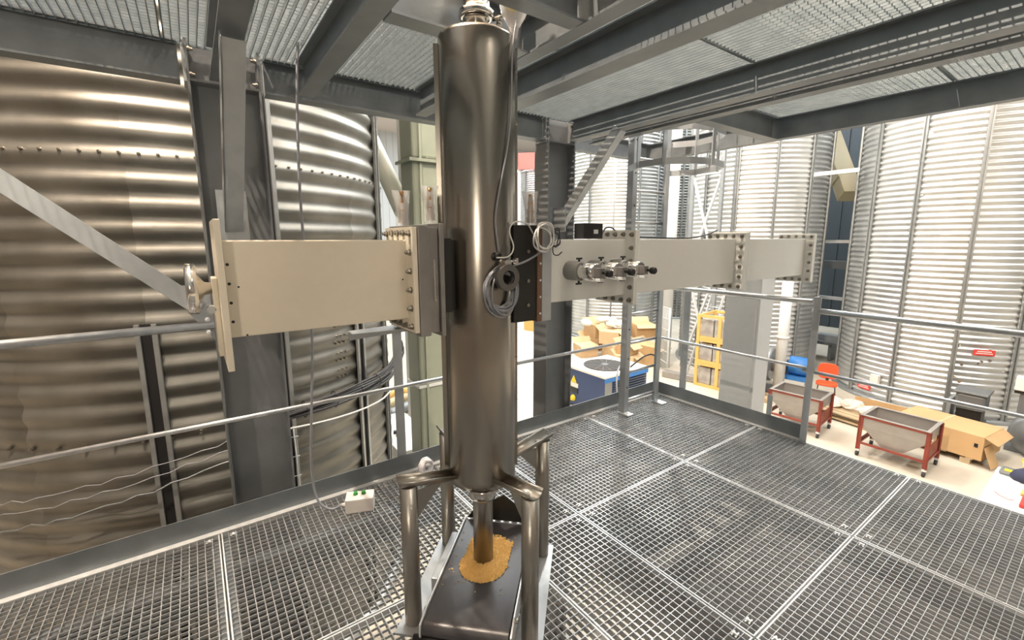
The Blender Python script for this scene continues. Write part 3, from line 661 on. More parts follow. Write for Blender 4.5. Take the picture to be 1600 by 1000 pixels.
# pendant box and its hanging cable
t = thing('pushbutton_box', 'white pushbutton box with two green caps lying on the grating', 'control box', (.682, 2.527, 0), math.radians(-22))
MB().box(-.08, .08, -.05, .05, .0, .085).build('case', 'box', t, .004)
for x in (-.025, .022):
    MB().lathe((x, .01, .085), (0, 0, 1), [(0, .014), (.004, .014), (.006, .011), (.018, .011)], 16).build('push_button', 'green', t)
MB().lathe((-.08, 0, .035), (-1, 0, 0), [(0, .014), (.012, .014), (.014, .010), (.026, .009)], 12).build('cable_gland', 'box', t)
MB().tube(curve([(.60, 2.62, 3.1), (.53, 2.62, 2.5), (.50, 2.62, 2.0), (.495, 2.62, 1.6), (.50, 2.61, 1.1), (.47, 2.60, .7), (.445, 2.60, .4), (.445, 2.60, .2), (.465, 2.58, .09), (.52, 2.56, .035), (.583, 2.565, .035)]), .0068, 10).build('pendant_cable', 'cable', label='grey cable hanging from above down to the white pushbutton box', cat='cable')
# rag by the toe board
coil('rag', (1.165, 2.66, .055), .034, .040, 5, .0145, 'cloth', 'crumpled white rag behind the foot of the stainless tube', seed=4, dy=.02)['category'] = 'cloth'
# small bracket arm under the left coupling
t = thing('support_arm', 'short galvanised angle arm sticking out left below the coupling block', 'bracket')
mb = MB(); mb.slab([(.46, 1.72, 1.215), (.74, 1.72, 1.225), (.74, 1.72, 1.25), (.46, 1.72, 1.245)], (0, .006, 0)); mb.slab([(.46, 1.68, 1.243), (.74, 1.62, 1.248), (.74, 1.726, 1.252), (.46, 1.726, 1.247)], (0, 0, .005)); mb.build('angle_bar', 'galv', t)

# cable bundle round the left silo
SC = Vector((.09, 5.98, 0)); rnd = random.Random(9)
def ringpt(ang, r, z): a = math.radians(ang); return SC + Vector((r*math.cos(a), r*math.sin(a), z))
t = thing('cable_bundle', 'thick bundle of black cables strapped round the left silo', 'cable bundle')
for k in range(13):
    ox = rnd.uniform(-.035, .035); oz = rnd.uniform(-.055, .055)
    pts = [ringpt(a, 2.07 + ox + .01*math.sin(a*.3 + k), .16 + oz*(1 + .2*math.sin(a*.1)) + (max(0, -42 - a)*-.0) + max(0, a + 44)*.006) for a in range(-82, -14, 4)]
    MB().tube(pts, .012, 8).build('cable', 'cableb' if k % 4 else 'motor', t)
for a in (-74, -66, -58, -50): MB().tube([ringpt(a, 2.07 + .055*math.cos(q*PI/5), .16 + .075*math.sin(q*PI/5)) for q in range(10)], .004, 6, closed=True).build('strap', 'black', t)
MB().tube([ringpt(a, 2.13, .06 - .10*math.sin(math.radians((a + 80)*2.6)) + max(0, a + 50)*.006) for a in range(-79, -26, 3)], .009, 8).build('cream_cable', 'cablew', label='single cream cable sagging below the black cable bundle', cat='cable')
for k, (z0, z1, lab) in enumerate(((-.30, .03, 'upper'), (-.39, -.04, 'middle'), (-.52, -.13, 'lowest'))):
    MB().tube([ringpt(a, 2.0 + .012*math.sin(a*1.7 + k), .012*math.sin(a*.9 + 2*k) + z0 + (z1 - z0)*((a + 136)/46)) for a in range(-137, -84, 3)], .0035 if k < 2 else .007, 6).build('silo_wire', 'cable' if k < 2 else 'motor', label=lab + ' of three wires crossing the dark silo at lower left', cat='wire')
# cable ladder bits in the gap beside the left column
t = thing('wire_tray', 'narrow wire mesh tray rising in the gap right of the left column', 'cable tray')
for x in (.44, .50): MB().cyl((x, 3.35, -.8), (x - .03, 3.35, .28), .004, 6).build('side_wire', 'bright', t)
for k in range(7): MB().cyl((.435, 3.35, -.7 + k*.15), (.50, 3.35, -.7 + k*.15), .003, 6).build('cross_wire', 'bright', t)

# ---------------------------------------------------------------- hall floor things
def hopper_cart(x, y, rz, label):
    t = thing('hopper_cart', label, 'cart', (x, y, G), rz, 'red framed hopper carts')
    L, W, H = .47, .36, .81
    tk = .006
    # hopper shell: rim rectangle, straight band, tapering pyramid
    def shell(off):
        z = [(H, L - off, W - off, 0), (H - .22, L - off, W - off, 0), (.27, .15 - off, W - .05 - off, 0)]
        vs = []
        for zz, a, b, _ in z: vs += [(-a, -b, zz), (a, -b, zz), (a, b, zz), (-a, b, zz)]
        return vs
    vo = shell(.0); vi = shell(.012); k = len(vo); fs = []
    for j in range(2):
        for i in range(4): a, b = j*4+i, j*4+(i+1) % 4; fs.append((a, a+4, b+4, b)); fs.append((k+a, k+b, k+b+4, k+a+4))
    for i in range(4): a, b = i, (i+1) % 4; fs.append((a, b, k+b, k+a))
    fs.append((8, 11, 10, 9)); fs.append((k+8, k+9, k+10, k+11))
    MB().add(vo + vi, fs).build('hopper', 'hopper', t)
    rim = MB()
    for s_ in (-1, 1): rim.box(-L - .03, L + .03, s_*(W) - .03, s_*(W) + .03, H, H + .012); rim.box(s_*L - .03, s_*L + .03, -W, W, H, H + .0125)
    rim.build('rim', 'hopper', t, .002)
    MB().lathe((0, 0, .18), (0, 0, 1), [(0, .075), (.10, .1)], 16).build('outlet_sleeve', 'bagw', t)
    for sx in (-1, 1):
        for sy in (-1, 1):
            px, py = sx*(L + .012), sy*(W + .012)
            mb = MB(); mb.box(px - .035, px + .035, py - .006, py + .006, .13, H); mb.box(px + sx*.02 - .004, px + sx*.02 + .004, py - .035, py + .035, .13, H); mb.build('leg', 'red', t)
            wl = MB().lathe((px - .02, py, .05), (1, 0, 0), [(0, .05), (.04, .05)], 16).build('caster', 'rubber', t)
            MB().box(px - .03, px + .03, py - .03, py + .03, .10, .135).build('caster_fork', 'bright', wl)
    for sy in (-1, 1): MB().box(-L, L, sy*(W + .012) - .02, sy*(W + .012) + .02, .25, .285).build('rail', 'red', t); MB().box(-L, L, sy*(W + .012) - .006, sy*(W + .012) + .006, H - .045, H - .005).build('top_band', 'red', t)
    for sx in (-1, 1): MB().box(sx*(L + .012) - .02, sx*(L + .012) + .02, -W, W, .25, .285).build('rail', 'red', t); MB().box(sx*(L + .01) - .005, sx*(L + .01) + .005, -W, W, .285, .52 if sx > 0 else .34).build('end_plate', 'red', t)
    return t
hopper_cart(10.36, 2.13, math.radians(-91), 'hopper cart with red frame nearer the cardboard crate, at right')
hopper_cart(10.55, 3.87, math.radians(-86), 'hopper cart with red frame behind the end post, nearer the orange chair')

t = thing('plastic_chair', 'bright orange chair standing by the large right silo', 'chair', (12.75, 4.13, G), math.radians(-72))
mb = MB()
vs = []; fs = []
def seatpts(w, d, z, n=20): return [(w*math.copysign(abs(math.cos(2*PI*i/n))**.6, math.cos(2*PI*i/n)), d*math.copysign(abs(math.sin(2*PI*i/n))**.6, math.sin(2*PI*i/n)), z) for i in range(n)]
mb.slab(seatpts(.23, .22, .45), (0, 0, .05)); mb.build('seat', 'orange', t, .015)
bk = [(x*.95, y, 0) for x, y, z in seatpts(.23, .20, 0)]
mb = MB(); mb.slab([(x, .21 + .12*(y + .2), .74 + y) for x, y, z in bk], (0, .035, 0)); mb.build('backrest', 'orange', t, .012)
MB().bar((0, .2, .46), (0, .235, .62), .07, .02).build('back_support', 'black', t)
for sx in (-1, 1):
    for sy in (-1, 1): MB().cyl((sx*.17, sy*.16, .45), (sx*.21, sy*.2, 0), .012, 8).build('leg', 'black', t)

# long cardboard crate on a pallet
t = thing('timber_pallet', 'raw timber pallet under the long cardboard crate', 'pallet', (11.75, 1.78, G), math.radians(-8))
for y in (-.55, -.18, .18, .55): MB().box(-.45, .45, y - .05, y + .05, .10, .12).build('deck_board', 'wood', t)
for x in (-.4, 0, .4):
    for y in (-.5, 0, .5): MB().box(x - .05, x + .05, y - .07, y + .07, .0, .10).build('block', 'wood', t)
t = thing('cardboard_crate', 'long open cardboard crate beside the right hopper cart', 'box', (11.75, 1.82, G + .121), math.radians(-8))
mb = MB(); mb.box(-.45, .45, -.75, .55, 0, .46); mb.build('carton', 'card', t, .008)
MB().slab([(-.45, -.74, .45), (.44, -.74, .45), (.40, -.90, .34), (-.40, -.92, .34)], (0, 0, .008)).build('end_flap', 'card', t)
MB().slab([(-.452, -.76, .26), (-.10, -.76, .26), (-.16, -.90, -.08), (-.50, -.90, -.08)], (0, -.006, 0)).build('torn_flap', 'card', t)
MB().box(-.451, .451, -.08, -.03, .461, .464).build('packing_tape', 'cardd', t); MB().box(-.456, -.452, -.08, -.03, .1, .46).build('packing_tape', 'white', t)
MB().box(-.4575, -.4515, -.68, -.63, .24, .31).build('hand_hole', 'black', t)
MB().box(12.35, 12.37, 1.9, 3.4, G, G + .45).build('cardboard_sheet', 'card', label='flat cardboard sheet leaning behind the right hopper cart', cat='cardboard')
# timber and sacks between the carts
t = thing('plank_stack', 'low stack of old timber planks between the two hopper carts', 'planks', (12.0, 3.35, G), math.radians(82))
for k in range(10): MB().box(-.65, .65, -.35 + .17*(k % 5), -.21 + .17*(k % 5), .04 + .12*(k // 5), .07 + .12*(k // 5)).build('plank', 'wood', t)
for x in (-.5, .5): MB().box(x - .05, x + .05, -.35, .47, 0, .04).build('bearer', 'wood', t); MB().box(x - .05, x + .05, -.35, .47, .07, .16).build('bearer', 'wood', t)
rnd = random.Random(2)
for k, (x, y, z, lab) in enumerate(((12.05, 3.75, .19, 'crumpled paper sack on the planks nearest the chair'), (12.1, 3.35, .19, 'crumpled paper sack in the middle of the plank stack'), (11.95, 2.95, .19, 'crumpled paper sack at the right end of the planks'))):
    mb = MB(); pr = [(0, .18, .2), (.05, .22, .24), (.13, .2, .22), (.20, .12, .15), (.23, .02, .02)]; vs = []; fs = []; n = 14
    for zz, a, b in pr:
        for i in range(n): q = 2*PI*i/n; j = rnd.uniform(.82, 1.15); vs.append((a*j*math.cos(q), b*j*math.sin(q), zz + rnd.uniform(-.02, .02)*(zz > 0)))
    for j in range(4):
        for i in range(n): kk = (i+1) % n; fs.append((j*n+i, j*n+kk, (j+1)*n+kk, (j+1)*n+i))
    fs += [tuple(range(n-1, -1, -1)), tuple(range(4*n, 5*n))]
    mb.add(vs, fs).build('paper_sack', 'bagw', loc=(x, y, G + z), label=lab, cat='sack')

# silo fittings on the big right silo
def on_silo(c, R, ang, z, w_, h_, d_, name, m, label, cat, bev=.0):
    a = math.radians(ang); o = MB().box(0, d_, -w_/2, w_/2, -h_/2, h_/2).build(name, m, bevel=bev, label=label, cat=cat)
    o.location = (c[0] + R*math.cos(a), c[1] + R*math.sin(a), z); o.rotation_euler = (0, 0, a); return o
RC = (15.77, 2.73)
for ang, z, lab in ((-149.3, -.89, 'red warning plate high on the right silo'), (153.2, -2.2, 'red warning plate low on the right silo near the orange chair')):
    o = on_silo(RC, 2.10, ang, z, .36, .13, .006, 'warning_plate', 'redb', lab, 'sign')
    b = MB(); b.box(.006, .008, -.12, .12, .012, .032); b.box(.006, .008, -.14, .14, -.03, -.012); b.build('white_text_line', 'white', o)
on_silo(RC, 2.10, 160.8, -1.93, .20, .26, .08, 'junction_box', 'white', 'white junction box low on the right silo', 'box', .01)
rnd = random.Random(11)
for k in range(13):
    ang = -163 + rnd.uniform(0, 26); z = -1.5 + rnd.uniform(-.45, 1.0)
    a = math.radians(ang); o = MB().lathe((0, 0, 0), (1, 0, 0), [(0, .03), (.02, .03), (.03, .012)], 8).build('sheet_bolt', 'chrome', R1)
    o.location = (2.09*math.cos(a), 2.09*math.sin(a), z)
for k, z in enumerate((3.9, 2.6, 1.2, -.2, -1.35)):
    a = math.radians(172 - k*.6); o = MB().lathe((0, 0, 0), (1, 0, 0), [(0, .06), (.05, .06), (.07, .025)], 8).build('cable_clip', 'galv', R1); o.location = (2.09*math.cos(a), 2.09*math.sin(a), z)
t = thing('fan_motor', 'dark grey fan motor standing low in front of the right silo', 'motor', (13.1, 1.6, G))
MB().box(-.25, .25, -.22, .24, .55, .90).build('housing', 'motor', t, .05); MB().box(-.3, .3, -.25, .27, .90, .95).build('lid', 'motor', t, .015)
MB().box(-.22, .22, -.18, .20, .30, .55).build('vent', 'dark', t); MB().box(-.27, .27, .28, .34, 0, .72).build('side_plate', 'galv', t); MB().box(-.25, .25, -.22, .24, 0, .3).build('base', 'motor', t, .02)
t = thing('outlet_machine', 'grey round discharge machine with a white box at the right edge', 'machine', (12.7, .60, G))
MB().lathe((-.1, 0, .45), (-1, 0, .0), [(0, .38), (.08, .40), (.20, .40), (.24, .34), (.24, .22), (.32, .20), (.32, 0)], 32).build('drum', 'motor', t)
MB().box(-.1, .5, -.42, .42, .0, .1).build('base', 'motor', t); MB().box(0, .5, -.35, .35, .1, 1.15).build('hood', 'motor', t, .03)
MB().box(-.05, .5, -.42, .42, 1.15, 1.22).build('top_plate', 'dark', t, .01)
MB().box(-.12, .02, .12, .42, 1.22, 1.50).build('control_box', 'white', t, .02); MB().lathe((-.13, .20, 1.3), (-1, 0, 0), [(0, .035), (.02, .035)], 12).build('dial', 'black', t)
MB().box(-.1, 0, -.4, .02, 1.25, 1.42).build('side_box', 'lightgrey', t, .01)
# white table with things on it, right edge
t = thing('work_table', 'white topped table just past the right end of the platform', 'table', (8.55, .05, G))
MB().box(-.72, .75, -1.2, .72, .76, .80).build('tabletop', 'white', t, .004)
for x in (-.65, .68):
    for y in (-1.1, .62): MB().box(x - .03, x + .03, y - .03, y + .03, 0, .76).build('leg', 'galv', t)
TT = G + .802
mb = MB()
for (x, y, r, z) in ((9.02, .47, .15, .004), (9.08, .22, .18, .004), (8.95, .05, .16, .004)): mb.lathe((x, y, TT + z), (.1, .1, 1), [(0, r), (.06, r*1.05), (.12, r*.8), (.16, r*.3)], 12)
mb.build('work_jacket', 'navy', label='dark navy jacket heaped on the white table', cat='clothing')
MB().box(-.12, .12, -.07, .07, 0, .06).build('grey_tool_pouch', 'motor', bevel=.02, loc=(9.12, .66, TT), label='dark grey pouch with a yellow tag at the back of the white table', cat='pouch')
MB().box(-.04, .04, -.04, .04, 0, .01).build('yellow_tag', 'yellow', loc=(9.06, .645, TT + .062), label='small yellow tag lying on the grey pouch', cat='tag')
coil('yellow_hose', (9.17, .45, TT + .20), .14, .05, 5, .014, 'yellow', 'coiled bright yellow hose beside the navy jacket', seed=6, dy=.08)
MB().box(-.2, .2, -.16, .1, 0, .05).build('red_folder', 'redb', loc=(8.24, .34, TT), bevel=.01, label='red packet with an orange end on the white table', cat='packet')
MB().box(-.09, .09, -.07, .07, 0, .04).build('orange_tub', 'crate', loc=(8.52, .40, TT), bevel=.015, label='orange packet lying behind the red packet on the table', cat='packet')
MB().tube(curve([(8.30, .68, TT + .006), (8.22, .62, TT + .006), (8.18, .55, TT + .006), (8.20, .50, TT + .006)]), .004, 6).build('red_pen_wire', 'redpale', label='thin red wire lying on the white table', cat='wire')
MB().box(-.12, .15, -.09, .1, 0, .004).build('paper_sheet', 'white', loc=(8.85, .60, TT), label='loose printed paper sheet at the left of the white table', cat='paper')

# stacked orange crates wrapped in film
t0 = None
for k in range(3):
    t = thing('pallet_crate', ('lowest', 'middle', 'topmost')[k] + ' of three stacked orange crates of wrapped goods', 'crate', (11.85, 6.3, G + .68*k), math.radians(6), 'stacked orange crates')
    hx, hy = .5, .58
    for sx in (-1, 1):
        for sy in (-1, 0, 1): MB().box(sx*hx - .03, sx*hx + .03, sy*hy - .04, sy*hy + .04, 0, .68).build('post', 'crate', t)
    for z in (.0, .60):
        for sx in (-1, 1): MB().box(sx*hx - .02, sx*hx + .02, -hy, hy, z, z + .075).build('rail', 'crate', t)
        for sy in (-1, 1): MB().box(-hx, hx, sy*hy - .02, sy*hy + .02, z, z + .075).build('rail', 'crate', t)
    MB().box(-hx, hx, -hy, hy, .01, .04).build('deck', 'crate', t)
    for i in range(2):
        for j in range(3): MB().box(-.46 + i*.47, -.03 + i*.47, -.54 + j*.37, -.20 + j*.37, .05, .55).build('wrapped_pack', 'wrap', t, .03)
t = thing('pallet_load', 'tall film wrapped load on a timber pallet right of the light grey column', 'pallet', (11.62, 5.28, G), math.radians(10))
MB().box(-.22, .22, -.14, .12, .14, 2.0).build('carton', 'cardd', t, .03)
for x in (-.2, 0, .2): MB().box(x - .06, x + .06, -.35, .25, 0, .11).build('runner', 'wood', t)
for y in (-.3, 0, .2): MB().box(-.25, .25, y - .06, y + .06, .11, .135).build('deck_board', 'wood', t)

# cardboard box pile beyond the blue chiller
rnd = random.Random(21)
boxes = [(12.2, 11.6, 0, .9, .8, .45, 12), (11.1, 11.0, 0, .7, .6, .42, -20), (12.6, 10.4, 0, .8, .9, .55, 30), (11.7, 10.1, 0, .7, .7, .5, -12), (10.95, 9.0, 0, .75, .6, .5, 25), (12.3, 11.5, .46, .9, .7, .5, -8),
         (11.7, 10.3, .51, .8, .7, .45, 22), (12.7, 9.8, .66, .7, .6, .5, -30), (10.95, 9.0, .51, .5, .5, .3, 8), (12.1, 8.95, 0, .7, .8, .65, 5)]
lb = ['large flat carton at the back left of the box pile', 'open carton at the front left of the box pile', 'carton at the back right of the box pile', 'carton in the front middle of the box pile', 'carton at the front right end of the box pile',
      'carton on top at the left of the box pile', 'tilted open carton on top of the middle of the pile', 'carton on top at the right of the box pile', 'small carton lying on the front right carton', 'taller brown carton at the right end of the box pile']
for (x, y, z, a, b, h, rz), lab in zip(boxes, lb):
    t = thing('cardboard_box', lab, 'box', (x, y, G + z), math.radians(rz), 'cardboard boxes beyond the blue chiller')
    MB().box(-a/2, a/2, -b/2, b/2, 0, h).build('carton', rnd.choice(['card', 'cardd']), t, .006)
    for s_ in (-1, 1):
        MB().slab([(-a/2, s_*b/2, h), (a/2, s_*b/2, h), (a/2, s_*(b/2 + .14), h - .10 if s_ < 0 else h + .16), (-a/2, s_*(b/2 + .14), h - .10 if s_ < 0 else h + .16)], (0, 0, .006)).build('flap', 'cardd', t)
mb = MB()
for k in range(9):
    c = Vector((11.9 + rnd.uniform(-.5, .5), 10.9 + rnd.uniform(-.6, .5), G + 1.02)); mb.lathe(c, (rnd.uniform(-.5, .5), rnd.uniform(-.5, .5), 1), [(0, .02), (.05, .2), (.12, .22), (.2, .1), (.24, .01)], 7, smooth=False)
mb.build('packing_paper', 'white', label='crumpled white packing paper heaped over the box pile', cat='paper', kind='stuff')
t = thing('cardboard_box', 'lone flat carton on the open floor left of the middle column', 'box', (12.6, 15.6, G), .3)
MB().box(-.5, .5, -.4, .4, 0, .55).build('carton', 'crate', t, .01)
t = thing('timber_pallet', 'single small pallet on the open floor left of the middle column', 'pallet', (10.2, 11.7, G), .1)
for k in range(4): MB().box(-.4, .4, -.35 + k*.2, -.25 + k*.2, .08, .10).build('deck_board', 'wood', t)
for x in (-.35, .35): MB().box(x - .05, x + .05, -.35, .35, 0, .08).build('runner', 'wood', t)

# blue chiller
t = thing('air_chiller', 'blue chiller unit with a round fan grille on its white top', 'chiller', (0, 0, G))
x0, x1, y0, y1, h = 7.35, 8.85, 6.65, 7.95, .95
MB().box(x0, x1, y0, y1, .04, h).build('cabinet', 'blue', t, .01)
MB().box(x0 - .02, x1 + .02, y0 - .02, y1 + .02, h, h + .06).build('top_cover', 'white', t, .01)
MB().box(x0 - .021, x1 + .021, y0 - .024, y0 - .018, h - .1, h).build('blue_trim', 'bluel', t)
MB().lathe(((x0+x1)/2 - .05, (y0+y1)/2, h + .06), (0, 0, 1), [(0, .52), (.02, .52), (.022, .50)], 40).build('fan_grille', 'grille', t)
for k in range(16):
    a = 2*PI*k/16; c = Vector(((x0+x1)/2 - .05, (y0+y1)/2, h + .085)); MB().bar(c + Vector((math.cos(a)*.08, math.sin(a)*.08, 0)), c + Vector((math.cos(a + .25)*.5, math.sin(a + .25)*.5, 0)), .012, .006).build('grille_spoke', 'motor', t)
MB().lathe(((x0+x1)/2 - .05, (y0+y1)/2, h + .08), (0, 0, 1), [(0, .09), (.015, .085)], 20).build('fan_hub', 'motor', t)
for k in range(12): MB().slab([(x0 + .28, y0 - .012, .12 + k*.06), (x1 - .06, y0 - .012, .12 + k*.06), (x1 - .06, y0 - .04, .15 + k*.06), (x0 + .28, y0 - .04, .15 + k*.06)], (0, 0, .008)).build('louver', 'motor', t)
MB().box(x0 + .01, x0 + .24, y0 - .012, y0, .05, h - .1).build('corner_panel', 'sleeve', t)
MB().slab([(x0 - .012, 7.55, .62), (x0 - .012, 7.75, .62), (x0 - .012, 7.65, .80)], (.008, 0, 0)).build('warning_sign', 'yellow', t)
MB().box(x0 - .012, x0, 7.50, 7.78, .50, .61).build('data_plate', 'white', t); MB().box(x0 - .02, x0, 7.50, 7.76, .36, .50).build('socket', 'black', t)
MB().lathe((x0, 7.66, .22), (-1, 0, 0), [(0, .08), (.02, .08), (.03, .05), (.09, .05)], 18).build('main_switch', 'yellow', t)
for x in (x0 + .1, x1 - .1):
    for y in (y0 + .1, y1 - .1): MB().box(x - .04, x + .04, y - .04, y + .04, 0, .045).build('foot', 'black', t)
MB().tube(curve([(8.2, 6.72, G + 1.0), (7.7, 6.5, G + 1.25), (7.35, 6.3, G + 1.1), (7.3, 6.2, G + .6), (7.5, 6.1, G + .1), (7.9, 5.9, G + .02)]), .02, 8).build('chiller_hose', 'cable', label='grey hose looping down the front of the blue chiller', cat='hose')
MB().tube(curve([(8.4, 6.8, G + 1.02), (8.7, 6.6, G + 1.3), (9.1, 6.6, G + 1.2), (9.3, 6.7, G + .6), (9.3, 6.8, G + .05)]), .02, 8).build('chiller_hose', 'cableb', label='black hose arching off the right side of the blue chiller', cat='hose')

# blower with blue motor
t = thing('centrifugal_blower', 'grey spiral blower with a blue motor beside the left hopper cart', 'blower', (12.62, 4.98, G), math.radians(10))
MB().lathe((-.1, .35, .75), (0, 1, 0), [(0, .42), (.03, .45), (.25, .45), (.28, .42)], 36).build('spiral_case', 'galv', t, .01)
MB().lathe((-.1, .34, .75), (0, -1, 0), [(0, .18), (.16, .20), (.30, .20), (.32, .16)], 24).build('inlet_cone', 'hopper', t)
MB().lathe((0, .0, .80), (0, -1, 0), [(0, .16), (.02, .24), (.42, .24), (.46, .18)], 28).build('motor', 'bluel', t)
MB().box(-.25, .25, -.5, .05, .45, .56).build('motor_base', 'bluel', t); MB().box(-.3, .3, -.5, .65, .0, .08).build('base', 'motor', t)
for x in (-.25, .25):
    for y in (-.45, .6): MB().box(x - .03, x + .03, y - .03, y + .03, .08, .45).build('leg', 'galv', t)
t = thing('vertical_duct', 'pale round duct rising to the end of the right waveguide', 'duct', (11.55, 4.82, G))
t.location = (12.02, 4.95, G)
MB().cyl((0, 0, .05), (0, 0, 3.2), .125, 24).build('pipe', 'lightgrey', t)
for z in (.1, 1.6, 3.1): MB().cyl((0, 0, z), (0, 0, z + .05), .15, 24).build('collar', 'white', t)
MB().lathe((0, 0, 0), (0, 0, 1), [(0, .2), (.05, .2)], 20).build('base_flange', 'white', t)
t = thing('valve_stand', 'small dark stand with white valve boxes in front of the silo', 'stand', (12.95, 5.95, G))
MB().box(-.2, .2, -.25, .25, .95, 1.0).build('shelf', 'dark', t); MB().box(-.05, .1, -.1, .2, 1.0, 1.25).build('valve_box', 'white', t, .02)
MB().lathe((-.06, .0, 1.12), (-1, 0, 0), [(0, .05), (.02, .05)], 14).build('dial', 'black', t)
for y in (-.2, .2): MB().box(-.03, .03, y - .03, y + .03, 0, .95).build('leg', 'motor', t)

# vertical pipe, cross bracing and stair structure right of the ladder
MB().cyl((12.1, 8.42, G), (12.1, 8.42, 7.0), .155, 24).build('riser_pipe', 'lightgrey', label='pale vertical riser pipe just right of the ladder', cat='pipe')
t = thing('lattice_tower', 'pale cross braced steel tower between the ladder and the silo', 'tower')
A = Vector((12.65, 8.15, 0)); B = Vector((12.62, 7.2, 0))
for p in (A, B): MB().box(p.x - .05, p.x + .05, p.y - .05, p.y + .05, G, 7).build('post', 'galv', t)
for k in range(3):
    z0 = G + .2 + k*2.9; z1 = z0 + 2.9
    for (a, b) in ((z0, z1), (z1, z0)): MB().bar((A.x, A.y, a), (B.x, B.y, b), .06, .06).build('diagonal', 'lightgrey', t)
    MB().bar((A.x, A.y, z1), (B.x, B.y, z1), .05, .05).build('cross_bar', 'lightgrey', t)
MB().box(12.78, 12.92, 6.85, 7.02, G, 7).build('cable_duct', 'galv', label='slim grey cable duct standing against the silo near the lattice tower', cat='duct') if 0 else None
MB().tube(curve([(12.83, 6.95, 7), (12.82, 6.95, 4), (12.83, 6.95, 2), (12.84, 6.95, 0), (12.84, 6.95, -2)]), .03, 8).build('silo_downlead', 'motor', label='dark cable running down the face of the silo behind the crates', cat='cable')
for k, (x, y) in enumerate(((11.3, 7.55), (11.45, 7.05))):
    MB().box(-.11, .11, -.3, .3, 0, .2).build('concrete_block', 'hopper', bevel=.02, loc=(x, y, G), rz=.2 + .1*k, label=('concrete block on the floor nearer the ladder', 'concrete block on the floor nearer the orange crates')[k], cat='block')
t = thing('mesh_fence', 'light wire mesh fence panels standing beyond the platform corner', 'fence')
for (x, y) in ((11.6, 8.4), (11.2, 7.7)): MB().cyl((x, y, G), (x, y, G + 2.1), .025, 8).build('post', 'lightgrey', t)
for k in range(7): MB().cyl((11.6, 8.4, G + .1 + k*.33), (11.2, 7.7, G + .1 + k*.33), .008, 6).build('wire', 'lightgrey', t)
for k in range(1, 8): a = k/8; MB().cyl((11.6 - .4*a, 8.4 - .7*a, G + .1), (11.6 - .4*a, 8.4 - .7*a, G + 2.08), .006, 6).build('wire', 'lightgrey', t)
t = thing('leaning_ladder', 'aluminium ladder leaning on the silo near the orange crates', 'ladder')
for dy in (0, .38): MB().bar((11.9, 7.5 - dy, G), (12.75, 7.3 - dy, G + 2.6), .03, .07).build('stile', 'bright', t)
for k in range(8): u = (k + .7)/8.4; MB().cyl((11.9 + .85*u, 7.5 - .2*u, G + 2.6*u), (11.9 + .85*u, 7.12 - .2*u, G + 2.6*u), .015, 8).build('rung', 'bright', t)

# tan spout and platforms in the gap between the right-hand silos
t = thing('tan_spout', 'tan painted square spout high between the two right silos', 'duct')
mb = MB(); mb.bar((18.6, 7.25, 6.2), (17.2, 5.75, 3.4), .55, .5); mb.build('spout', 'tan', t, .01)
mb = MB(); mb.bar((17.2, 5.75, 3.45), (16.9, 5.45, 2.9), .5, .45); mb.build('outlet', 'tan', t, .01)
MB().bar((14.1, 5.42, 3.33), (14.3, 4.45, 3.36), .10, .10).build('tie_bar', 'white', label='white tie bar bridging the two right silos high up', cat='bar')
for k, z in enumerate((1.5, -.35, .75)):
    MB().bar((17.35, 7.2, z), (17.0, 4.85, z), .12 if k != 2 else .3, .10 if k != 2 else .25).build('cross_pipe', ('white', 'lightgrey', 'motor')[k], label=('pale cross bar', 'lower pale cross bar', 'dark horizontal duct')[k] + ' in the dark gap between the right silos', cat='bar')
t = thing('conveyor_bench', 'low steel bench deep in the dark gap between the right silos', 'bench', (17.5, 5.6, G))
MB().box(-.4, .4, -1.0, 1.0, .55, .65).build('top', 'motor', t); 
for y in (-.9, 0, .9): MB().box(-.3, .3, y - .05, y + .05, 0, .55).build('leg', 'motor', t)
MB().box(-.2, .2, -.4, .5, .65, .85).build('tray', 'galv', t)

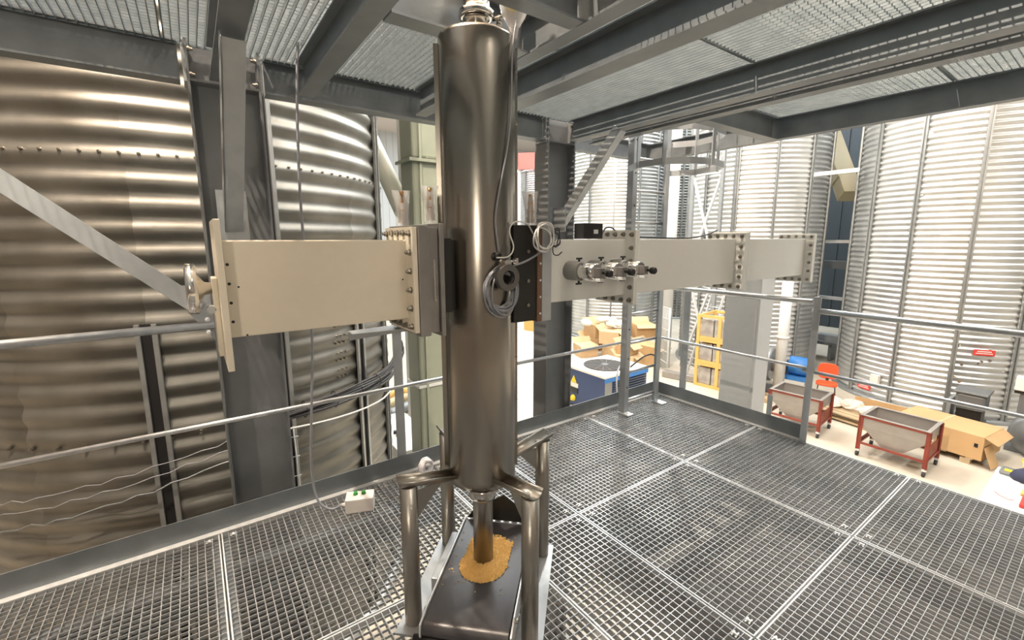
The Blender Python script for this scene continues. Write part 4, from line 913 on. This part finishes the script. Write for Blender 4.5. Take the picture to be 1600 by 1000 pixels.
# olive duct, cream pipe and cabinet beyond the left silo
t = thing('olive_duct', 'tall pale olive duct between the left silo and the stainless tube', 'duct', (2.42, 5.6, 0))
MB().box(0, .52, 0, .4, G, -.455).build('casing', 'olive', t, .03); MB().box(0, .52, 0, .4, -.445, 2.63).build('casing', 'olive', t, .03); MB().box(0, .52, 0, .4, 2.65, 7.5).build('casing', 'olive', t, .03)
MB().box(-.05, .57, -.05, .45, 2.60, 2.64).build('joint_flange', 'olive', t); MB().box(-.012, .532, -.012, .412, -.47, -.43).build('joint_flange', 'bright', t)
MB().box(.10, .13, -.02, 0, G, 7.5).build('corner_strip', 'olive', t)
for x in (0.02, .2, .38, .54): MB().lathe((x, -.03, 2.64), (0, 0, 1), [(0, .012), (.02, .012)], 6).build('bolt', 'bolt', t)
MB().cyl((2.45, 6.01, 1.98), (2.35, 7.9, 4.0), .13, 24).build('spout_pipe', 'paleolive', label='cream round pipe slanting down into the olive duct', cat='pipe')
t = thing('control_cabinet', 'low white cabinet behind the left silo', 'cabinet', (0, 0, G))
MB().box(2.35, 3.05, 6.3, 7.9, 0, .8).build('body', 'white', t, .01)
for y in (6.9, 7.02): MB().lathe((2.55, y, .8), (0, 0, 1), [(0, .03), (.05, .03)], 12).build('socket', 'black', t)
rnd = random.Random(5)
for k in range(3):
    MB().tube(curve([(3.3, 9.5 + k*.5, G + .12), (4.0, 9.7 + k*.5, G + .15 + .02*k), (4.6, 9.3 + k*.5, G + .12)]), .12, 12).build('corrugated_hose', ('motor', 'tan', 'crate')[k], label=('dark hose', 'tan hose', 'orange hose')[k] + ' lying on the floor past the olive duct', cat='hose')
# distant red and white stair structure
t = thing('red_stair', 'distant red panelled stair tower with white rails left of the middle column', 'stair')
MB().box(16.2, 16.5, 23.2, 24.0, 1.0, 6.0).build('side_panel', 'redb', t)
for k in range(6): MB().bar((16.1, 22.6, .2 + k*1.2), (16.1, 24.2, .9 + k*1.2), .08, .12).build('hand_rail', 'white', t)
for y in (22.6, 24.2): MB().box(16.0, 16.2, y - .1, y + .1, G, 7).build('post', 'white', t)
t = thing('red_gallery', 'faded red gallery band running above the far low silo', 'gallery')
MB().bar((17.2, 23.3, 6.4), (20.9, 19.3, 6.4), .2, 1.0).build('panel', 'redpale', t); MB().bar((17.15, 23.25, 5.95), (20.85, 19.25, 5.95), .26, .12).build('lower_rail', 'redpale', t)
for p in ((17.2, 23.3), (20.9, 19.3)): MB().box(p[0] - .1, p[0] + .1, p[1] - .1, p[1] + .1, G, 5.9).build('post', 'white', t)
